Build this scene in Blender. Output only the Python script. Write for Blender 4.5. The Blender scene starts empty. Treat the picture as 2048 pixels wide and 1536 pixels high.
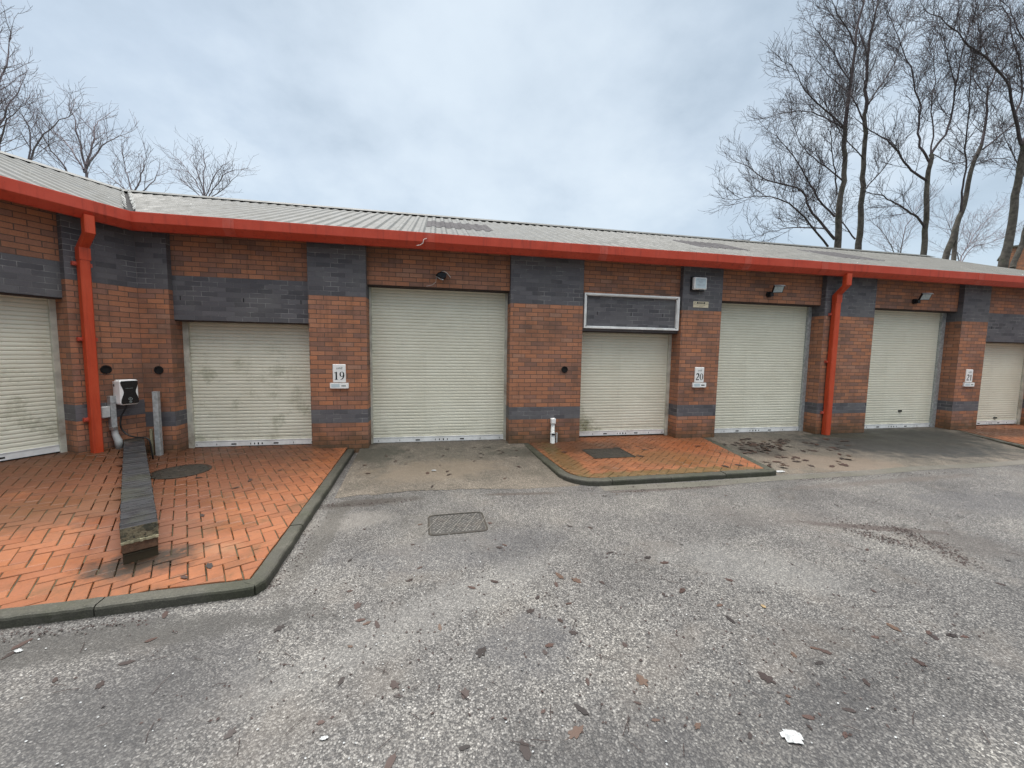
import bpy, math, random
from mathutils import Vector, noise
R = math.radians
S = bpy.context.scene
COL = S.collection
rng = random.Random(11)

# ------------------------------------------------------------------ camera
F_PX, PITCH, YAW, ROLL, CD, CH = 770.0, 0.08165, 0.19438, 0.01498, 6.8278, 1.6718
cy, sy, cp, sp, cr, sr = math.cos(YAW), math.sin(YAW), math.cos(PITCH), math.sin(PITCH), math.cos(ROLL), math.sin(ROLL)
_fw = Vector((sy, cy, 0)); _rt = Vector((cy, -sy, 0)); _up = Vector((0, 0, 1))
FW = _fw * cp - _up * sp
_u2 = _up * cp + _fw * sp
RT = _rt * cr + _u2 * sr
UP = _u2 * cr - _rt * sr
CAM = Vector((0, -CD, CH))

def ray(x, y):
    return FW * F_PX + RT * (x - 1024) - UP * (y - 768)
def on_ground(x, y, z=-0.07):
    d = ray(x, y); return CAM + d * ((z - CAM.z) / d.z)
def at_depth(x, y, Y):
    d = ray(x, y); return CAM + d * ((Y - CAM.y) / d.y)

cam = bpy.data.cameras.new('camera'); co = bpy.data.objects.new('camera', cam); COL.objects.link(co)
from mathutils import Matrix
M = Matrix((RT, UP, -FW)).transposed().to_4x4(); M.translation = CAM
co.matrix_world = M
cam.sensor_width = 36; cam.lens = 36 * F_PX / 2048; cam.clip_end = 1500; cam.clip_start = 0.05
S.camera = co

# ------------------------------------------------------------------ node helper
class G:
    def __init__(s, name):
        s.m = bpy.data.materials.new(name); s.m.use_nodes = True
        s.nt = s.m.node_tree; s.b = s.nt.nodes['Principled BSDF']
    def n(s, t, ins=None, **kw):
        nd = s.nt.nodes.new('ShaderNode' + t)
        for k, v in kw.items(): setattr(nd, k, v)
        for k, v in (ins or {}).items(): s.set(nd.inputs[k], v)
        return nd
    def set(s, sock, v):
        if isinstance(v, bpy.types.NodeSocket): s.nt.links.new(v, sock)
        elif isinstance(v, (tuple, list)) and len(v) == 3 and sock.type == 'RGBA': sock.default_value = (*v, 1)
        else: sock.default_value = v
    def math(s, op, a, b=0.0, clamp=False):
        nd = s.n('Math', operation=op, use_clamp=clamp); s.set(nd.inputs[0], a); s.set(nd.inputs[1], b); return nd.outputs[0]
    def mix(s, f, a, b, mode='MIX'):
        nd = s.n('Mix', data_type='RGBA', blend_type=mode); s.set(nd.inputs['Factor'], f); s.set(nd.inputs[6], a); s.set(nd.inputs[7], b); return nd.outputs[2]
    def ramp(s, f, stops, interp='LINEAR'):
        nd = s.n('ValToRGB'); s.set(nd.inputs[0], f); cr_ = nd.color_ramp; cr_.interpolation = interp
        while len(cr_.elements) < len(stops): cr_.elements.new(0.5)
        for e, (p, c) in zip(cr_.elements, stops):
            e.position = p; e.color = (c, c, c, 1) if isinstance(c, (int, float)) else (*c, 1)
        return nd.outputs[0]
    def step(s, v, a, b):
        nd = s.n('MapRange', {'Value': v, 'From Min': a, 'From Max': b}, interpolation_type='SMOOTHSTEP'); return nd.outputs[0]
    def noise(s, co_, scale, detail=4, rough=0.55, out=0):
        nd = s.n('TexNoise', {'Vector': co_, 'Scale': scale, 'Detail': detail, 'Roughness': rough}); return nd.outputs[out]
    def voro(s, co_, scale, feature='F1', out='Color'):
        nd = s.n('TexVoronoi', {'Vector': co_, 'Scale': scale}, feature=feature); return nd.outputs[out]
    def pos(s): return s.n('NewGeometry').outputs['Position']
    def obj(s): return s.n('TexCoord').outputs['Object']
    def sep(s, v):
        nd = s.n('SeparateXYZ', {0: v}); return nd.outputs
    def bump(s, h, strength=0.5, dist=0.01):
        nd = s.n('Bump', {'Height': h, 'Strength': strength, 'Distance': dist}); s.set(s.b.inputs['Normal'], nd.outputs[0])
    def out(s, col=None, rough=None, metal=None, spec=None):
        if col is not None: s.set(s.b.inputs['Base Color'], col)
        if rough is not None: s.set(s.b.inputs['Roughness'], rough)
        if metal is not None: s.set(s.b.inputs['Metallic'], metal)
        if spec is not None: s.set(s.b.inputs['Specular IOR Level'], spec)
        return s.m
    def ell(s, p, cx, cy_, rx, ry, ang=0.0, wob=0.35, wscale=4.5):
        """soft blob on the ground (a stain with its own outline), 1 inside"""
        x, y, _ = s.sep(p)
        dx, dy = s.math('SUBTRACT', x, cx), s.math('SUBTRACT', y, cy_)
        c, k = math.cos(ang), math.sin(ang)
        u = s.math('DIVIDE', s.math('ADD', s.math('MULTIPLY', dx, c), s.math('MULTIPLY', dy, k)), rx)
        v = s.math('DIVIDE', s.math('SUBTRACT', s.math('MULTIPLY', dy, c), s.math('MULTIPLY', dx, k)), ry)
        d = s.math('SQRT', s.math('ADD', s.math('MULTIPLY', u, u), s.math('MULTIPLY', v, v)))
        w = s.math('MULTIPLY', s.math('SUBTRACT', s.noise(p, wscale, 7, 0.7), 0.5), wob * 5.5)
        return s.math('MULTIPLY', s.step(s.math('ADD', d, w), 1.2, 0.5), s.step(s.noise(p, 23, 5, 0.7), 0.12, 0.5))

def simple(name, col, rough=0.6, metal=0.0, var=0.15, scale=8.0, bump=0.0, dirt=None, dirt_amt=0.5):
    g = G(name); p = g.obj()
    nz = g.noise(p, scale, 6, 0.6)
    dark = tuple(c * (1 - var) for c in col); lite = tuple(min(1, c * (1 + var)) for c in col)
    c = g.mix(g.step(nz, 0.3, 0.7), dark, lite)
    if dirt:
        c = g.mix(g.math('MULTIPLY', g.step(g.noise(p, scale * 0.45, 8, 0.7), 0.48, 0.72), dirt_amt), c, dirt)
    if bump: g.bump(g.noise(p, scale * 12, 3), bump, 0.01)
    return g.out(c, rough, metal)

def brick_mat(name, stops, mortar, algae=0.8, mort_vary=0.0, w=0.225, h=0.075, ms=0.0055, bumpd=0.006):
    g = G(name)
    uv = g.n('UVMap').outputs[0]; p = g.pos()
    wob = g.n('VectorMath', {0: g.noise(p, 9, 2, out=1), 1: (0.5, 0.5, 0.5)}, operation='SUBTRACT').outputs[0]
    wob = g.n('VectorMath', {0: wob, 1: (0.006, 0.006, 0.0)}, operation='MULTIPLY').outputs[0]
    uv = g.n('VectorMath', {0: uv, 1: wob}, operation='ADD').outputs[0]
    br = g.n('TexBrick', {'Vector': uv, 'Color1': (0, 0, 0), 'Color2': (1, 1, 1), 'Mortar': (0, 0, 0), 'Scale': 1.0,
                          'Mortar Size': ms, 'Mortar Smooth': 0.35, 'Bias': 0.0, 'Brick Width': w, 'Row Height': h})
    br.offset = 0.5
    tint = br.outputs['Color']; fac = br.outputs['Fac']
    col = g.ramp(tint, stops)
    fine = g.noise(p, 60, 5, 0.7)
    col = g.mix(0.6, col, g.ramp(fine, [(0.25, 0.4), (0.75, 0.95)]), 'MULTIPLY')
    big = g.noise(p, 1.3, 5, 0.65)
    col = g.mix(g.math('MULTIPLY', g.step(big, 0.45, 0.7), 0.5), col, tuple(c * 0.55 for c in mortar))
    stk = g.n('VectorMath', {0: p, 1: (9, 9, 0.7)}, operation='MULTIPLY').outputs[0]
    col = g.mix(g.math('MULTIPLY', g.step(g.noise(stk, 1.0, 6, 0.7), 0.52, 0.72), 0.38), col, tuple(q * 0.4 for q in mortar))
    mf = fac
    if mort_vary:
        mf = g.math('MULTIPLY', fac, g.step(g.noise(p, 2.2, 4, 0.7), 0.42, 0.62))
        mf = g.math('MAXIMUM', mf, g.math('MULTIPLY', fac, 0.25))
    col = g.mix(mf, col, mortar)
    z = g.sep(p)[2]
    if algae:
        low = g.step(g.math('ADD', z, g.math('MULTIPLY', g.noise(p, 3.5, 6, 0.7), 0.7)), 0.78, 0.22)
        col = g.mix(g.math('MULTIPLY', low, algae), col, (0.05, 0.043, 0.018))
    fl = g.math('MULTIPLY', g.step(g.noise(p, 28, 2, 0.5), 0.77, 0.8), g.step(z, 2.9, 3.25))
    col = g.mix(g.math('MULTIPLY', fl, 0.6), col, (0.6, 0.6, 0.58))
    hgt = g.math('ADD', g.math('MULTIPLY', g.math('SUBTRACT', 1.0, fac), 1.0), g.math('MULTIPLY', fine, 0.35))
    g.bump(hgt, 0.8, bumpd)
    return g.out(col, g.ramp(fine, [(0.3, 0.6), (0.7, 0.9)]), 0, 0.35)

MAT = {}
MAT['red'] = brick_mat('red_brick', [(0.0, (0.31, 0.17, 0.125)), (0.25, (0.46, 0.205, 0.118)), (0.5, (0.55, 0.235, 0.125)),
                                     (0.68, (0.36, 0.19, 0.14)), (0.85, (0.61, 0.25, 0.125)), (1.0, (0.46, 0.25, 0.17))], (0.13, 0.09, 0.068))
MAT['grey'] = brick_mat('grey_painted_brick', [(0.0, (0.095, 0.092, 0.102)), (0.4, (0.135, 0.13, 0.142)), (1.0, (0.175, 0.168, 0.18))],
                        (0.30, 0.295, 0.29), algae=0.0, mort_vary=1.0, ms=0.0045, bumpd=0.004)
MAT['brown'] = brick_mat('weathered_brown_brick', [(0, (0.035, 0.024, 0.016)), (0.5, (0.06, 0.034, 0.022)), (1, (0.11, 0.06, 0.034))], (0.09, 0.08, 0.055), algae=0.5)
MAT['dark'] = simple('dark_void', (0.006, 0.005, 0.005), 0.9)

def paint(name, col, rough, pale, dirt):
    g = G(name); p = g.pos()
    c = g.mix(g.step(g.noise(p, 2.5, 6, 0.7), 0.35, 0.7), col, pale)
    st = g.n('VectorMath', {0: p, 1: (14, 14, 1.2)}, operation='MULTIPLY').outputs[0]
    c = g.mix(g.math('MULTIPLY', g.step(g.noise(st, 1.0, 5, 0.65), 0.5, 0.7), 0.7), c, dirt)
    c = g.mix(g.math('MULTIPLY', g.step(g.noise(p, 5, 8, 0.75), 0.6, 0.75), 0.5), c, pale)
    c = g.mix(g.math('MULTIPLY', g.step(g.noise(p, 34, 3, 0.6), 0.7, 0.76), 0.5), c, tuple(q * 0.45 for q in dirt))
    g.bump(g.noise(p, 30, 3), 0.12, 0.004)
    return g.out(c, rough, 0, 0.4)
MAT['gutter'] = paint('red_gutter_paint', (0.50, 0.055, 0.024), 0.45, (0.55, 0.075, 0.04), (0.32, 0.04, 0.022))
MAT['joint'] = paint('faded_red_joint', (0.52, 0.072, 0.038), 0.5, (0.54, 0.12, 0.085), (0.32, 0.05, 0.036))
MAT['pipe'] = paint('orange_red_pipe_paint', (0.52, 0.062, 0.02), 0.4, (0.56, 0.08, 0.03), (0.36, 0.042, 0.016))
MAT['soffit'] = simple('shade_dark_soffit', (0.035, 0.02, 0.016), 0.8)  # near black: shade under eave and lintels is put into the colour

def roof_mat(name, a, b, dirt):
    g = G(name); p = g.obj()
    st = g.n('VectorMath', {0: p, 1: (6, 0.9, 0.9)}, operation='MULTIPLY').outputs[0]
    c = g.mix(g.step(g.noise(st, 1.4, 7, 0.7), 0.35, 0.68), a, b)
    c = g.mix(g.math('MULTIPLY', g.step(g.noise(p, 5, 8, 0.75), 0.5, 0.75), 0.55), c, dirt)
    c = g.mix(g.math('MULTIPLY', g.step(g.noise(p, 16, 2), 0.72, 0.77), 0.7), c, (0.5, 0.5, 0.47))
    g.bump(g.noise(p, 20, 4), 0.1, 0.004)
    return g.out(c, 0.95 if 'light' in name else g.ramp(g.noise(p, 4, 4), [(0.3, 0.42), (0.7, 0.65)]), 0.0, 0.05 if 'light' in name else 0.45)
MAT['roof'] = roof_mat('weathered_roof_sheet', (0.052, 0.053, 0.046), (0.078, 0.079, 0.069), (0.03, 0.03, 0.025))
MAT['rooflight'] = roof_mat('weathered_rooflight', (0.085, 0.082, 0.085), (0.12, 0.116, 0.12), (0.06, 0.056, 0.052))
MAT['flash'] = simple('pale_flashing', (0.36, 0.36, 0.34), 0.5, var=0.25, scale=14, dirt=(0.16, 0.15, 0.12))

def shutter_mat(name, alg_l=0.0, alg_all=0.0):
    g = G(name); p = g.obj()
    x, y, z = g.sep(p)
    c = g.mix(g.step(g.noise(p, 1.6, 6, 0.65), 0.3, 0.7), (0.74, 0.715, 0.585), (0.80, 0.78, 0.65))
    st = g.n('VectorMath', {0: p, 1: (7, 7, 0.5)}, operation='MULTIPLY').outputs[0]
    c = g.mix(g.math('MULTIPLY', g.step(g.noise(st, 1.0, 6, 0.7), 0.55, 0.8), 0.25), c, (0.36, 0.35, 0.25))
    hz = g.n('VectorMath', {0: p, 1: (0.9, 1, 16)}, operation='MULTIPLY').outputs[0]
    c = g.mix(g.math('MULTIPLY', g.step(g.noise(hz, 1.0, 6, 0.7), 0.58, 0.74), 0.2 + alg_all), c, (0.27, 0.27, 0.18))
    low = g.step(g.math('ADD', z, g.math('MULTIPLY', g.noise(p, 6, 7, 0.75), 0.8)), 0.75, 0.3)
    c = g.mix(g.math('MULTIPLY', low, 0.4), c, (0.36, 0.33, 0.24))
    sc = g.n('VectorMath', {0: p, 1: (30, 30, 3)}, operation='MULTIPLY').outputs[0]
    c = g.mix(g.math('MULTIPLY', g.step(g.noise(sc, 1.0, 3, 0.6), 0.7, 0.76), 0.35), c, (0.3, 0.26, 0.18))
    if alg_all:
        c = g.mix(g.math('MULTIPLY', g.math('MULTIPLY', g.step(g.noise(p, 2.6, 8, 0.75), 0.5, 0.66), g.step(z, 2.2, 1.2)), 0.55), c, (0.33, 0.33, 0.22))
    if alg_l:
        d = g.math('ADD', g.math('MULTIPLY', x, 0.9), z)
        d = g.math('ADD', d, g.math('MULTIPLY', g.math('SUBTRACT', g.noise(p, 5, 7, 0.75), 0.5), 1.3))
        c = g.mix(g.math('MULTIPLY', g.step(d, 0.75, 0.2), alg_l), c, (0.17, 0.17, 0.055))
        c = g.mix(g.math('MULTIPLY', g.math('MULTIPLY', g.step(d, 0.6, 0.15), g.step(g.noise(p, 38, 3, 0.6), 0.5, 0.62)), 0.8), c, (0.05, 0.055, 0.025))
    g.bump(g.noise(p, 40, 3), 0.06, 0.003)
    return g.out(c, 0.45, 0, 0.4)
MAT['shut'] = shutter_mat('cream_shutter_enamel')
MAT['shut_green'] = shutter_mat('cream_shutter_with_green_algae', alg_l=0.85)
MAT['shut_dirty'] = shutter_mat('grubby_cream_shutter', alg_all=0.35)
MAT['alu'] = simple('white_aluminium', (0.86, 0.86, 0.84), 0.4, 0.0, 0.12, 6, dirt=(0.3, 0.28, 0.22), dirt_amt=0.4)
MAT['rail'] = simple('cream_guide_rail', (0.56, 0.55, 0.47), 0.5, 0.0, 0.2, 6, dirt=(0.2, 0.14, 0.09), dirt_amt=0.75)
MAT['galv'] = simple('galvanised_steel', (0.42, 0.44, 0.44), 0.42, 0.2, 0.25, 22, dirt=(0.2, 0.2, 0.19))
MAT['white'] = simple('white_sign_plastic', (0.88, 0.88, 0.86), 0.4, var=0.04)
MAT['offwhite'] = simple('aged_white_plastic', (0.66, 0.67, 0.64), 0.45, var=0.1, dirt=(0.35, 0.33, 0.26), dirt_amt=0.4)
MAT['greypl'] = simple('pale_grey_plastic', (0.50, 0.51, 0.50), 0.5, var=0.12, dirt=(0.25, 0.25, 0.2), dirt_amt=0.5)
MAT['black'] = simple('black_print', (0.012, 0.012, 0.013), 0.5)
MAT['gloss'] = simple('gloss_black_plastic', (0.006, 0.006, 0.007), 0.22, var=0.05)
MAT['print'] = simple('grey_print', (0.26, 0.30, 0.29), 0.6)
MAT['print2'] = simple('pale_grey_print', (0.42, 0.47, 0.51), 0.6)
MAT['cream'] = simple('cream_sign', (0.66, 0.58, 0.42), 0.5, var=0.08)
MAT['creamink'] = simple('faded_brown_ink', (0.25, 0.22, 0.14), 0.6)
MAT['alarm'] = simple('pale_blue_cover', (0.56, 0.66, 0.70), 0.35, var=0.06)
MAT['glass'] = simple('floodlight_lens', (0.45, 0.54, 0.56), 0.15, var=0.15, scale=30)
MAT['cast'] = simple('cast_iron', (0.035, 0.031, 0.025), 0.6, 0.3, 0.35, 20, 0.4, dirt=(0.06, 0.045, 0.03))
MAT['cable'] = simple('black_cable', (0.012, 0.012, 0.012), 0.5)
MAT['wire'] = simple('white_wire', (0.66, 0.62, 0.58), 0.5)

def concrete(name, a, b, dark, green, gs=0.6, rough=0.85, speck=160):
    g = G(name); p = g.pos()
    c = g.mix(g.step(g.noise(p, 1.1, 7, 0.65), 0.35, 0.65), a, b)
    c = g.mix(g.math('MULTIPLY', g.step(g.noise(p, 3.0, 8, 0.75), 0.5, 0.7), 0.6), c, dark)
    c = g.mix(g.math('MULTIPLY', g.step(g.noise(p, 0.8, 6, 0.7), 0.45, 0.62), gs), c, green)
    v = g.sep(g.voro(p, speck))[0]
    c = g.mix(0.7, c, g.ramp(v, [(0, 0.5), (0.5, 0.85), (0.85, 1.0), (1, 1.5)]), 'MULTIPLY')
    g.bump(g.noise(p, 90, 4, 0.7), 0.35, 0.006)
    return g, p, c, rough

g, p, c, r_ = concrete('kerb_concrete', (0.085, 0.082, 0.066), (0.13, 0.125, 0.1), (0.055, 0.05, 0.036), (0.06, 0.068, 0.034), 0.65)
c = g.mix(g.math('MULTIPLY', g.step(g.noise(p, 7, 8, 0.75), 0.55, 0.7), 0.6), c, (0.2, 0.19, 0.165))
MAT['kerb'] = g.out(g.mix(1.0, c, (0.54, 0.545, 0.525), 'MULTIPLY'), 0.7)
g, p, c, r_ = concrete('concrete_channel', (0.19, 0.175, 0.145), (0.25, 0.23, 0.195), (0.12, 0.1, 0.08), (0.14, 0.14, 0.1), 0.5)
MAT['channel'] = g.out(g.mix(1.0, c, (0.58, 0.59, 0.6), 'MULTIPLY'), 0.8)

# worn concrete of the two aprons: greener near the doors, tan in the middle, dark patches of their own shape
g, p, c, r_ = concrete('apron_concrete', (0.27, 0.225, 0.175), (0.38, 0.315, 0.245), (0.18, 0.15, 0.12), (0.17, 0.155, 0.115), 0.55, speck=75)
c = g.mix(0.75, c, g.ramp(g.sep(g.voro(p, 130))[1], [(0, 0.35), (0.4, 0.8), (0.8, 1.15), (1, 2.0)]), 'MULTIPLY')
for (ax, ay, rx, ry, an, col, am) in [(-1.0, -0.35, 0.55, 0.5, 0, (0.07, 0.072, 0.05), 0.7), (1.35, -0.55, 0.5, 0.35, -0.3, (0.08, 0.078, 0.055), 0.6),
        (0.0, -1.25, 1.0, 0.5, 0.1, (0.40, 0.31, 0.22), 0.65), (6.3, -1.75, 1.3, 0.55, -0.2, (0.37, 0.275, 0.2), 0.7), (6.6, -0.35, 1.0, 0.25, 0, (0.24, 0.19, 0.14), 0.5),
        (8.9, -1.0, 2.2, 0.95, -0.25, (0.05, 0.05, 0.045), 1.0), (10.0, -0.5, 2.4, 0.9, 0, (0.05, 0.048, 0.036), 1.0), (5.75, -0.95, 0.5, 0.45, 0.3, (0.075, 0.06, 0.045), 0.8),
        (8.6, -0.15, 1.1, 0.3, 0, (0.065, 0.062, 0.038), 0.8)]:
    c = g.mix(g.math('MULTIPLY', g.ell(p, ax, ay, rx, ry, an), am), c, col)
c = g.mix(1.0, c, (0.43, 0.445, 0.455), 'MULTIPLY')
MAT['apron'] = g.out(c, g.ramp(g.noise(p, 2, 4), [(0.35, 0.55), (0.65, 0.9)]))

# asphalt: exposed chippings of many greys in a dark binder
g = G('worn_asphalt'); p = g.pos()
v1 = g.voro(p, 115); a1 = g.sep(v1)[0]
v2 = g.voro(p, 290); a2 = g.sep(v2)[1]
d1 = g.voro(p, 115, out='Distance')
col = g.ramp(a1, [(0.0, (0.02, 0.019, 0.02)), (0.3, (0.085, 0.08, 0.078)), (0.5, (0.2, 0.187, 0.172)), (0.74, (0.37, 0.352, 0.325)), (0.93, (0.5, 0.482, 0.445)), (1.0, (0.85, 0.82, 0.76))])
col = g.mix(0.3, col, g.ramp(a2, [(0, (0.05, 0.048, 0.048)), (0.5, (0.24, 0.225, 0.205)), (0.9, (0.44, 0.42, 0.38)), (1, (0.75, 0.72, 0.66))]))
col = g.mix(g.math('MULTIPLY', g.step(d1, 0.45, 0.75), 0.6), col, (0.05, 0.05, 0.052))
med = g.noise(p, 14, 4, 0.7)
col = g.mix(0.55, col, g.ramp(med, [(0.3, 0.66), (0.5, 0.95), (0.7, 1.22)]), 'MULTIPLY')
big = g.noise(p, 0.9, 6, 0.62)
col = g.mix(0.8, col, g.ramp(big, [(0.34, (0.5, 0.495, 0.5)), (0.48, (0.88, 0.87, 0.87)), (0.62, (1.22, 1.2, 1.16))]), 'MULTIPLY')
tan = g.step(g.noise(p, 1.7, 5, 0.6), 0.52, 0.7)
col = g.mix(g.math('MULTIPLY', tan, 0.35), col, (0.25, 0.215, 0.18))
# silt lines and oily patches that lie on the surface
for (ax, ay, rx, ry, an, cc, am) in [(1.0, -5.6, 1.6, 0.45, 0.1, (0.05, 0.05, 0.053), 0.5), (-1.6, -4.9, 0.9, 0.5, 0.6, (0.07, 0.069, 0.072), 0.45), (0.0, -4.3, 1.3, 0.22, 0.5, (0.36, 0.345, 0.32), 0.3), (2.6, -4.2, 0.8, 0.35, -0.5, (0.34, 0.33, 0.31), 0.3), (7.0, -3.6, 1.6, 0.5, -0.3, (0.1, 0.1, 0.108), 0.4), (-0.75, -2.3, 0.62, 0.13, 0.1, (0.075, 0.062, 0.052), 0.85), (1.0, -2.3, 0.6, 0.05, -0.08, (0.11, 0.085, 0.07), 0.7),
        (3.0, -2.42, 1.0, 0.06, 0.0, (0.12, 0.085, 0.07), 0.6), (0.12, -3.0, 0.55, 0.45, 0, (0.17, 0.155, 0.13), 0.35), (-0.9, -2.8, 0.5, 0.25, 0.2, (0.36, 0.33, 0.29), 0.45),
        (0.2, -3.55, 1.1, 0.35, 0.1, (0.11, 0.11, 0.12), 0.35), (0.55, -4.7, 0.35, 0.3, 0.5, (0.09, 0.09, 0.1), 0.4), (-2.0, -4.25, 1.3, 0.16, 0.05, (0.07, 0.066, 0.058), 0.75),
        (-1.05, -3.0, 0.13, 1.0, -0.05, (0.09, 0.082, 0.068), 0.6), (6.3, -2.62, 2.2, 0.1, 0.03, (0.16, 0.13, 0.11), 0.5), (4.3, -3.75, 0.9, 0.07, -0.35, (0.10, 0.072, 0.062), 0.8),
        (4.9, -4.2, 0.5, 0.3, -0.4, (0.13, 0.11, 0.095), 0.5), (3.6, -3.35, 0.9, 0.3, -0.2, (0.16, 0.14, 0.125), 0.4)]:
    col = g.mix(g.math('MULTIPLY', g.ell(p, ax, ay, rx, ry, an), am), col, cc)
g.bump(g.math('ADD', g.math('SUBTRACT', 1.0, d1), g.math('MULTIPLY', med, 0.6)), 0.45, 0.004)
col = g.mix(1.0, col, (0.50, 0.51, 0.522), 'MULTIPLY')
MAT['asphalt'] = g.out(col, g.ramp(a2, [(0, 0.45), (0.6, 0.75), (1, 0.4)]), 0, 0.5)

# clay pavers
g = G('orange_clay_paver'); p = g.pos()
rnd = g.n('VertexColor', layer_name='rnd').outputs[0]; rr = g.sep(rnd)[0]
c = g.ramp(rr, [(0, (0.42, 0.145, 0.066)), (0.35, (0.47, 0.165, 0.076)), (0.7, (0.52, 0.19, 0.088)), (1, (0.44, 0.168, 0.085))])
c = g.mix(0.5, c, g.ramp(g.noise(p, 55, 5, 0.7), [(0.25, 0.6), (0.75, 1.15)]), 'MULTIPLY')
dirt = g.step(g.noise(p, 1.1, 8, 0.68), 0.44, 0.66)
c = g.mix(g.math('MULTIPLY', dirt, 0.62), c, (0.19, 0.085, 0.045))
c = g.mix(g.math('MULTIPLY', g.step(g.noise(p, 2.3, 8, 0.75), 0.53, 0.68), 0.6), c, (0.15, 0.085, 0.035))
c = g.mix(g.math('MULTIPLY', g.step(g.noise(p, 9, 8, 0.75), 0.54, 0.7), 0.4), c, (0.16, 0.075, 0.04))
for (ax, ay, rx, ry, an, cc, am) in [(-3.6, -0.3, 2.2, 0.8, 0, (0.13, 0.056, 0.034), 0.9), (-4.9, -1.3, 1.6, 1.1, 1.0, (0.17, 0.075, 0.04), 0.9), (-3.3, -1.5, 1.7, 1.3, 0.3, (0.23, 0.085, 0.046), 0.85),
        (-2.75, -2.6, 0.5, 1.2, 0.55, (0.23, 0.083, 0.047), 0.8), (-3.6, -2.4, 0.9, 0.5, 0.7, (0.22, 0.095, 0.046), 0.7), (-2.22, -3.47, 0.4, 0.24, 0.2, (0.045, 0.03, 0.02), 0.97), (2.3, -0.35, 1.3, 0.5, -0.2, (0.15, 0.066, 0.036), 0.9),
        (4.6, -0.7, 0.7, 0.5, -0.2, (0.44, 0.13, 0.045), 0.6), (3.7, -1.3, 0.9, 0.5, -0.3, (0.25, 0.13, 0.045), 0.6), (1.95, -1.1, 0.22, 1.3, 0, (0.13, 0.11, 0.04), 0.7), (3.2, -1.98, 1.8, 0.16, 0, (0.13, 0.115, 0.038), 0.75),
        (-1.75, -3.35, 0.2, 0.13, 0, (0.5, 0.33, 0.24), 0.3), (12.6, -0.4, 1.6, 0.5, 0, (0.11, 0.055, 0.034), 0.8)]:
    c = g.mix(g.math('MULTIPLY', g.ell(p, ax, ay, rx, ry, an), am), c, cc)
g.bump(g.noise(p, 70, 4, 0.7), 0.25, 0.004)
c = g.mix(1.0, c, (0.53, 0.505, 0.40), 'MULTIPLY')
MAT['paver'] = g.out(c, g.ramp(g.noise(p, 1.6, 5), [(0.35, 0.38), (0.65, 0.8)]), 0, 0.45)
MAT['joint_sand'] = simple('mossy_joint_sand', (0.05, 0.042, 0.022), 0.9, var=0.5, scale=5, dirt=(0.035, 0.05, 0.018))
g = G('wet_dark_coping'); p = g.obj()
rnd = g.sep(g.n('VertexColor', layer_name='rnd').outputs[0])[0]
c = g.ramp(g.math('ADD', 0.35, g.math('MULTIPLY', rnd, 0.35)), [(0, (0.016, 0.017, 0.019)), (0.6, (0.022, 0.0235, 0.027)), (1, (0.032, 0.034, 0.039))])
c = g.mix(g.math('MULTIPLY', g.step(g.noise(p, 2.2, 6, 0.7), 0.45, 0.65), 0.6), c, (0.03, 0.033, 0.022))
g.bump(g.noise(p, 40, 4), 0.3, 0.004)
MAT['coping'] = g.out(c, g.ramp(g.noise(p, 7, 4), [(0.4, 0.3), (0.6, 0.6)]), 0, 0.28)
MAT['endbrick'] = simple('mossy_end_brick', (0.12, 0.066, 0.038), 0.85, var=0.4, scale=18, bump=0.6, dirt=(0.05, 0.04, 0.022), dirt_amt=0.8)
MAT['mortar'] = simple('mossy_mortar', (0.28, 0.26, 0.17), 0.9, var=0.4, scale=12, dirt=(0.1, 0.11, 0.05), dirt_amt=0.8)
g = G('broken_wall_end'); p = g.pos()
c = g.mix(g.step(g.noise(p, 16, 6, 0.7), 0.42, 0.56), (0.05, 0.052, 0.036), (0.19, 0.165, 0.105))
c = g.mix(g.step(g.noise(p, 30, 4, 0.7), 0.58, 0.66), c, (0.02, 0.02, 0.018))
g.bump(g.noise(p, 22, 6, 0.7), 1.0, 0.02); MAT['broken'] = g.out(c, 0.85)
MAT['bark'] = simple('grey_brown_bark', (0.08, 0.07, 0.06), 0.9, var=0.45, scale=5, bump=0.5, dirt=(0.05, 0.06, 0.032))
MAT['twig'] = simple('purple_brown_twigs', (0.07, 0.054, 0.06), 0.85, var=0.3, scale=3)
MAT['twig_hazed'] = simple('haze_paled_twigs', (0.2, 0.17, 0.19), 0.85, var=0.3, scale=3)  # distance haze and bright sky behind are put into this twig colour
MAT['grass'] = simple('rough_grass', (0.05, 0.07, 0.025), 0.9, var=0.4, scale=2)
g = G('dead_leaf'); p = g.obj()
oi = g.n('ObjectInfo').outputs['Random']
c = g.ramp(oi, [(0, (0.014, 0.01, 0.009)), (0.35, (0.034, 0.018, 0.014)), (0.8, (0.058, 0.028, 0.02)), (1, (0.085, 0.05, 0.032))])
c = g.mix(0.5, c, g.ramp(g.noise(p, 60, 4), [(0.3, 0.5), (0.7, 1.2)]), 'MULTIPLY')
MAT['leaf'] = g.out(c, 0.5)
MAT['debris'] = simple('leaf_mulch', (0.042, 0.026, 0.023), 0.8, var=0.5, scale=30)
MAT['tanleaf'] = simple('tan_leaf', (0.25, 0.18, 0.09), 0.7)
MAT['paper'] = simple('wet_white_tissue', (0.36, 0.375, 0.38), 0.7, var=0.3, scale=60, dirt=(0.25, 0.24, 0.23))

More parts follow.
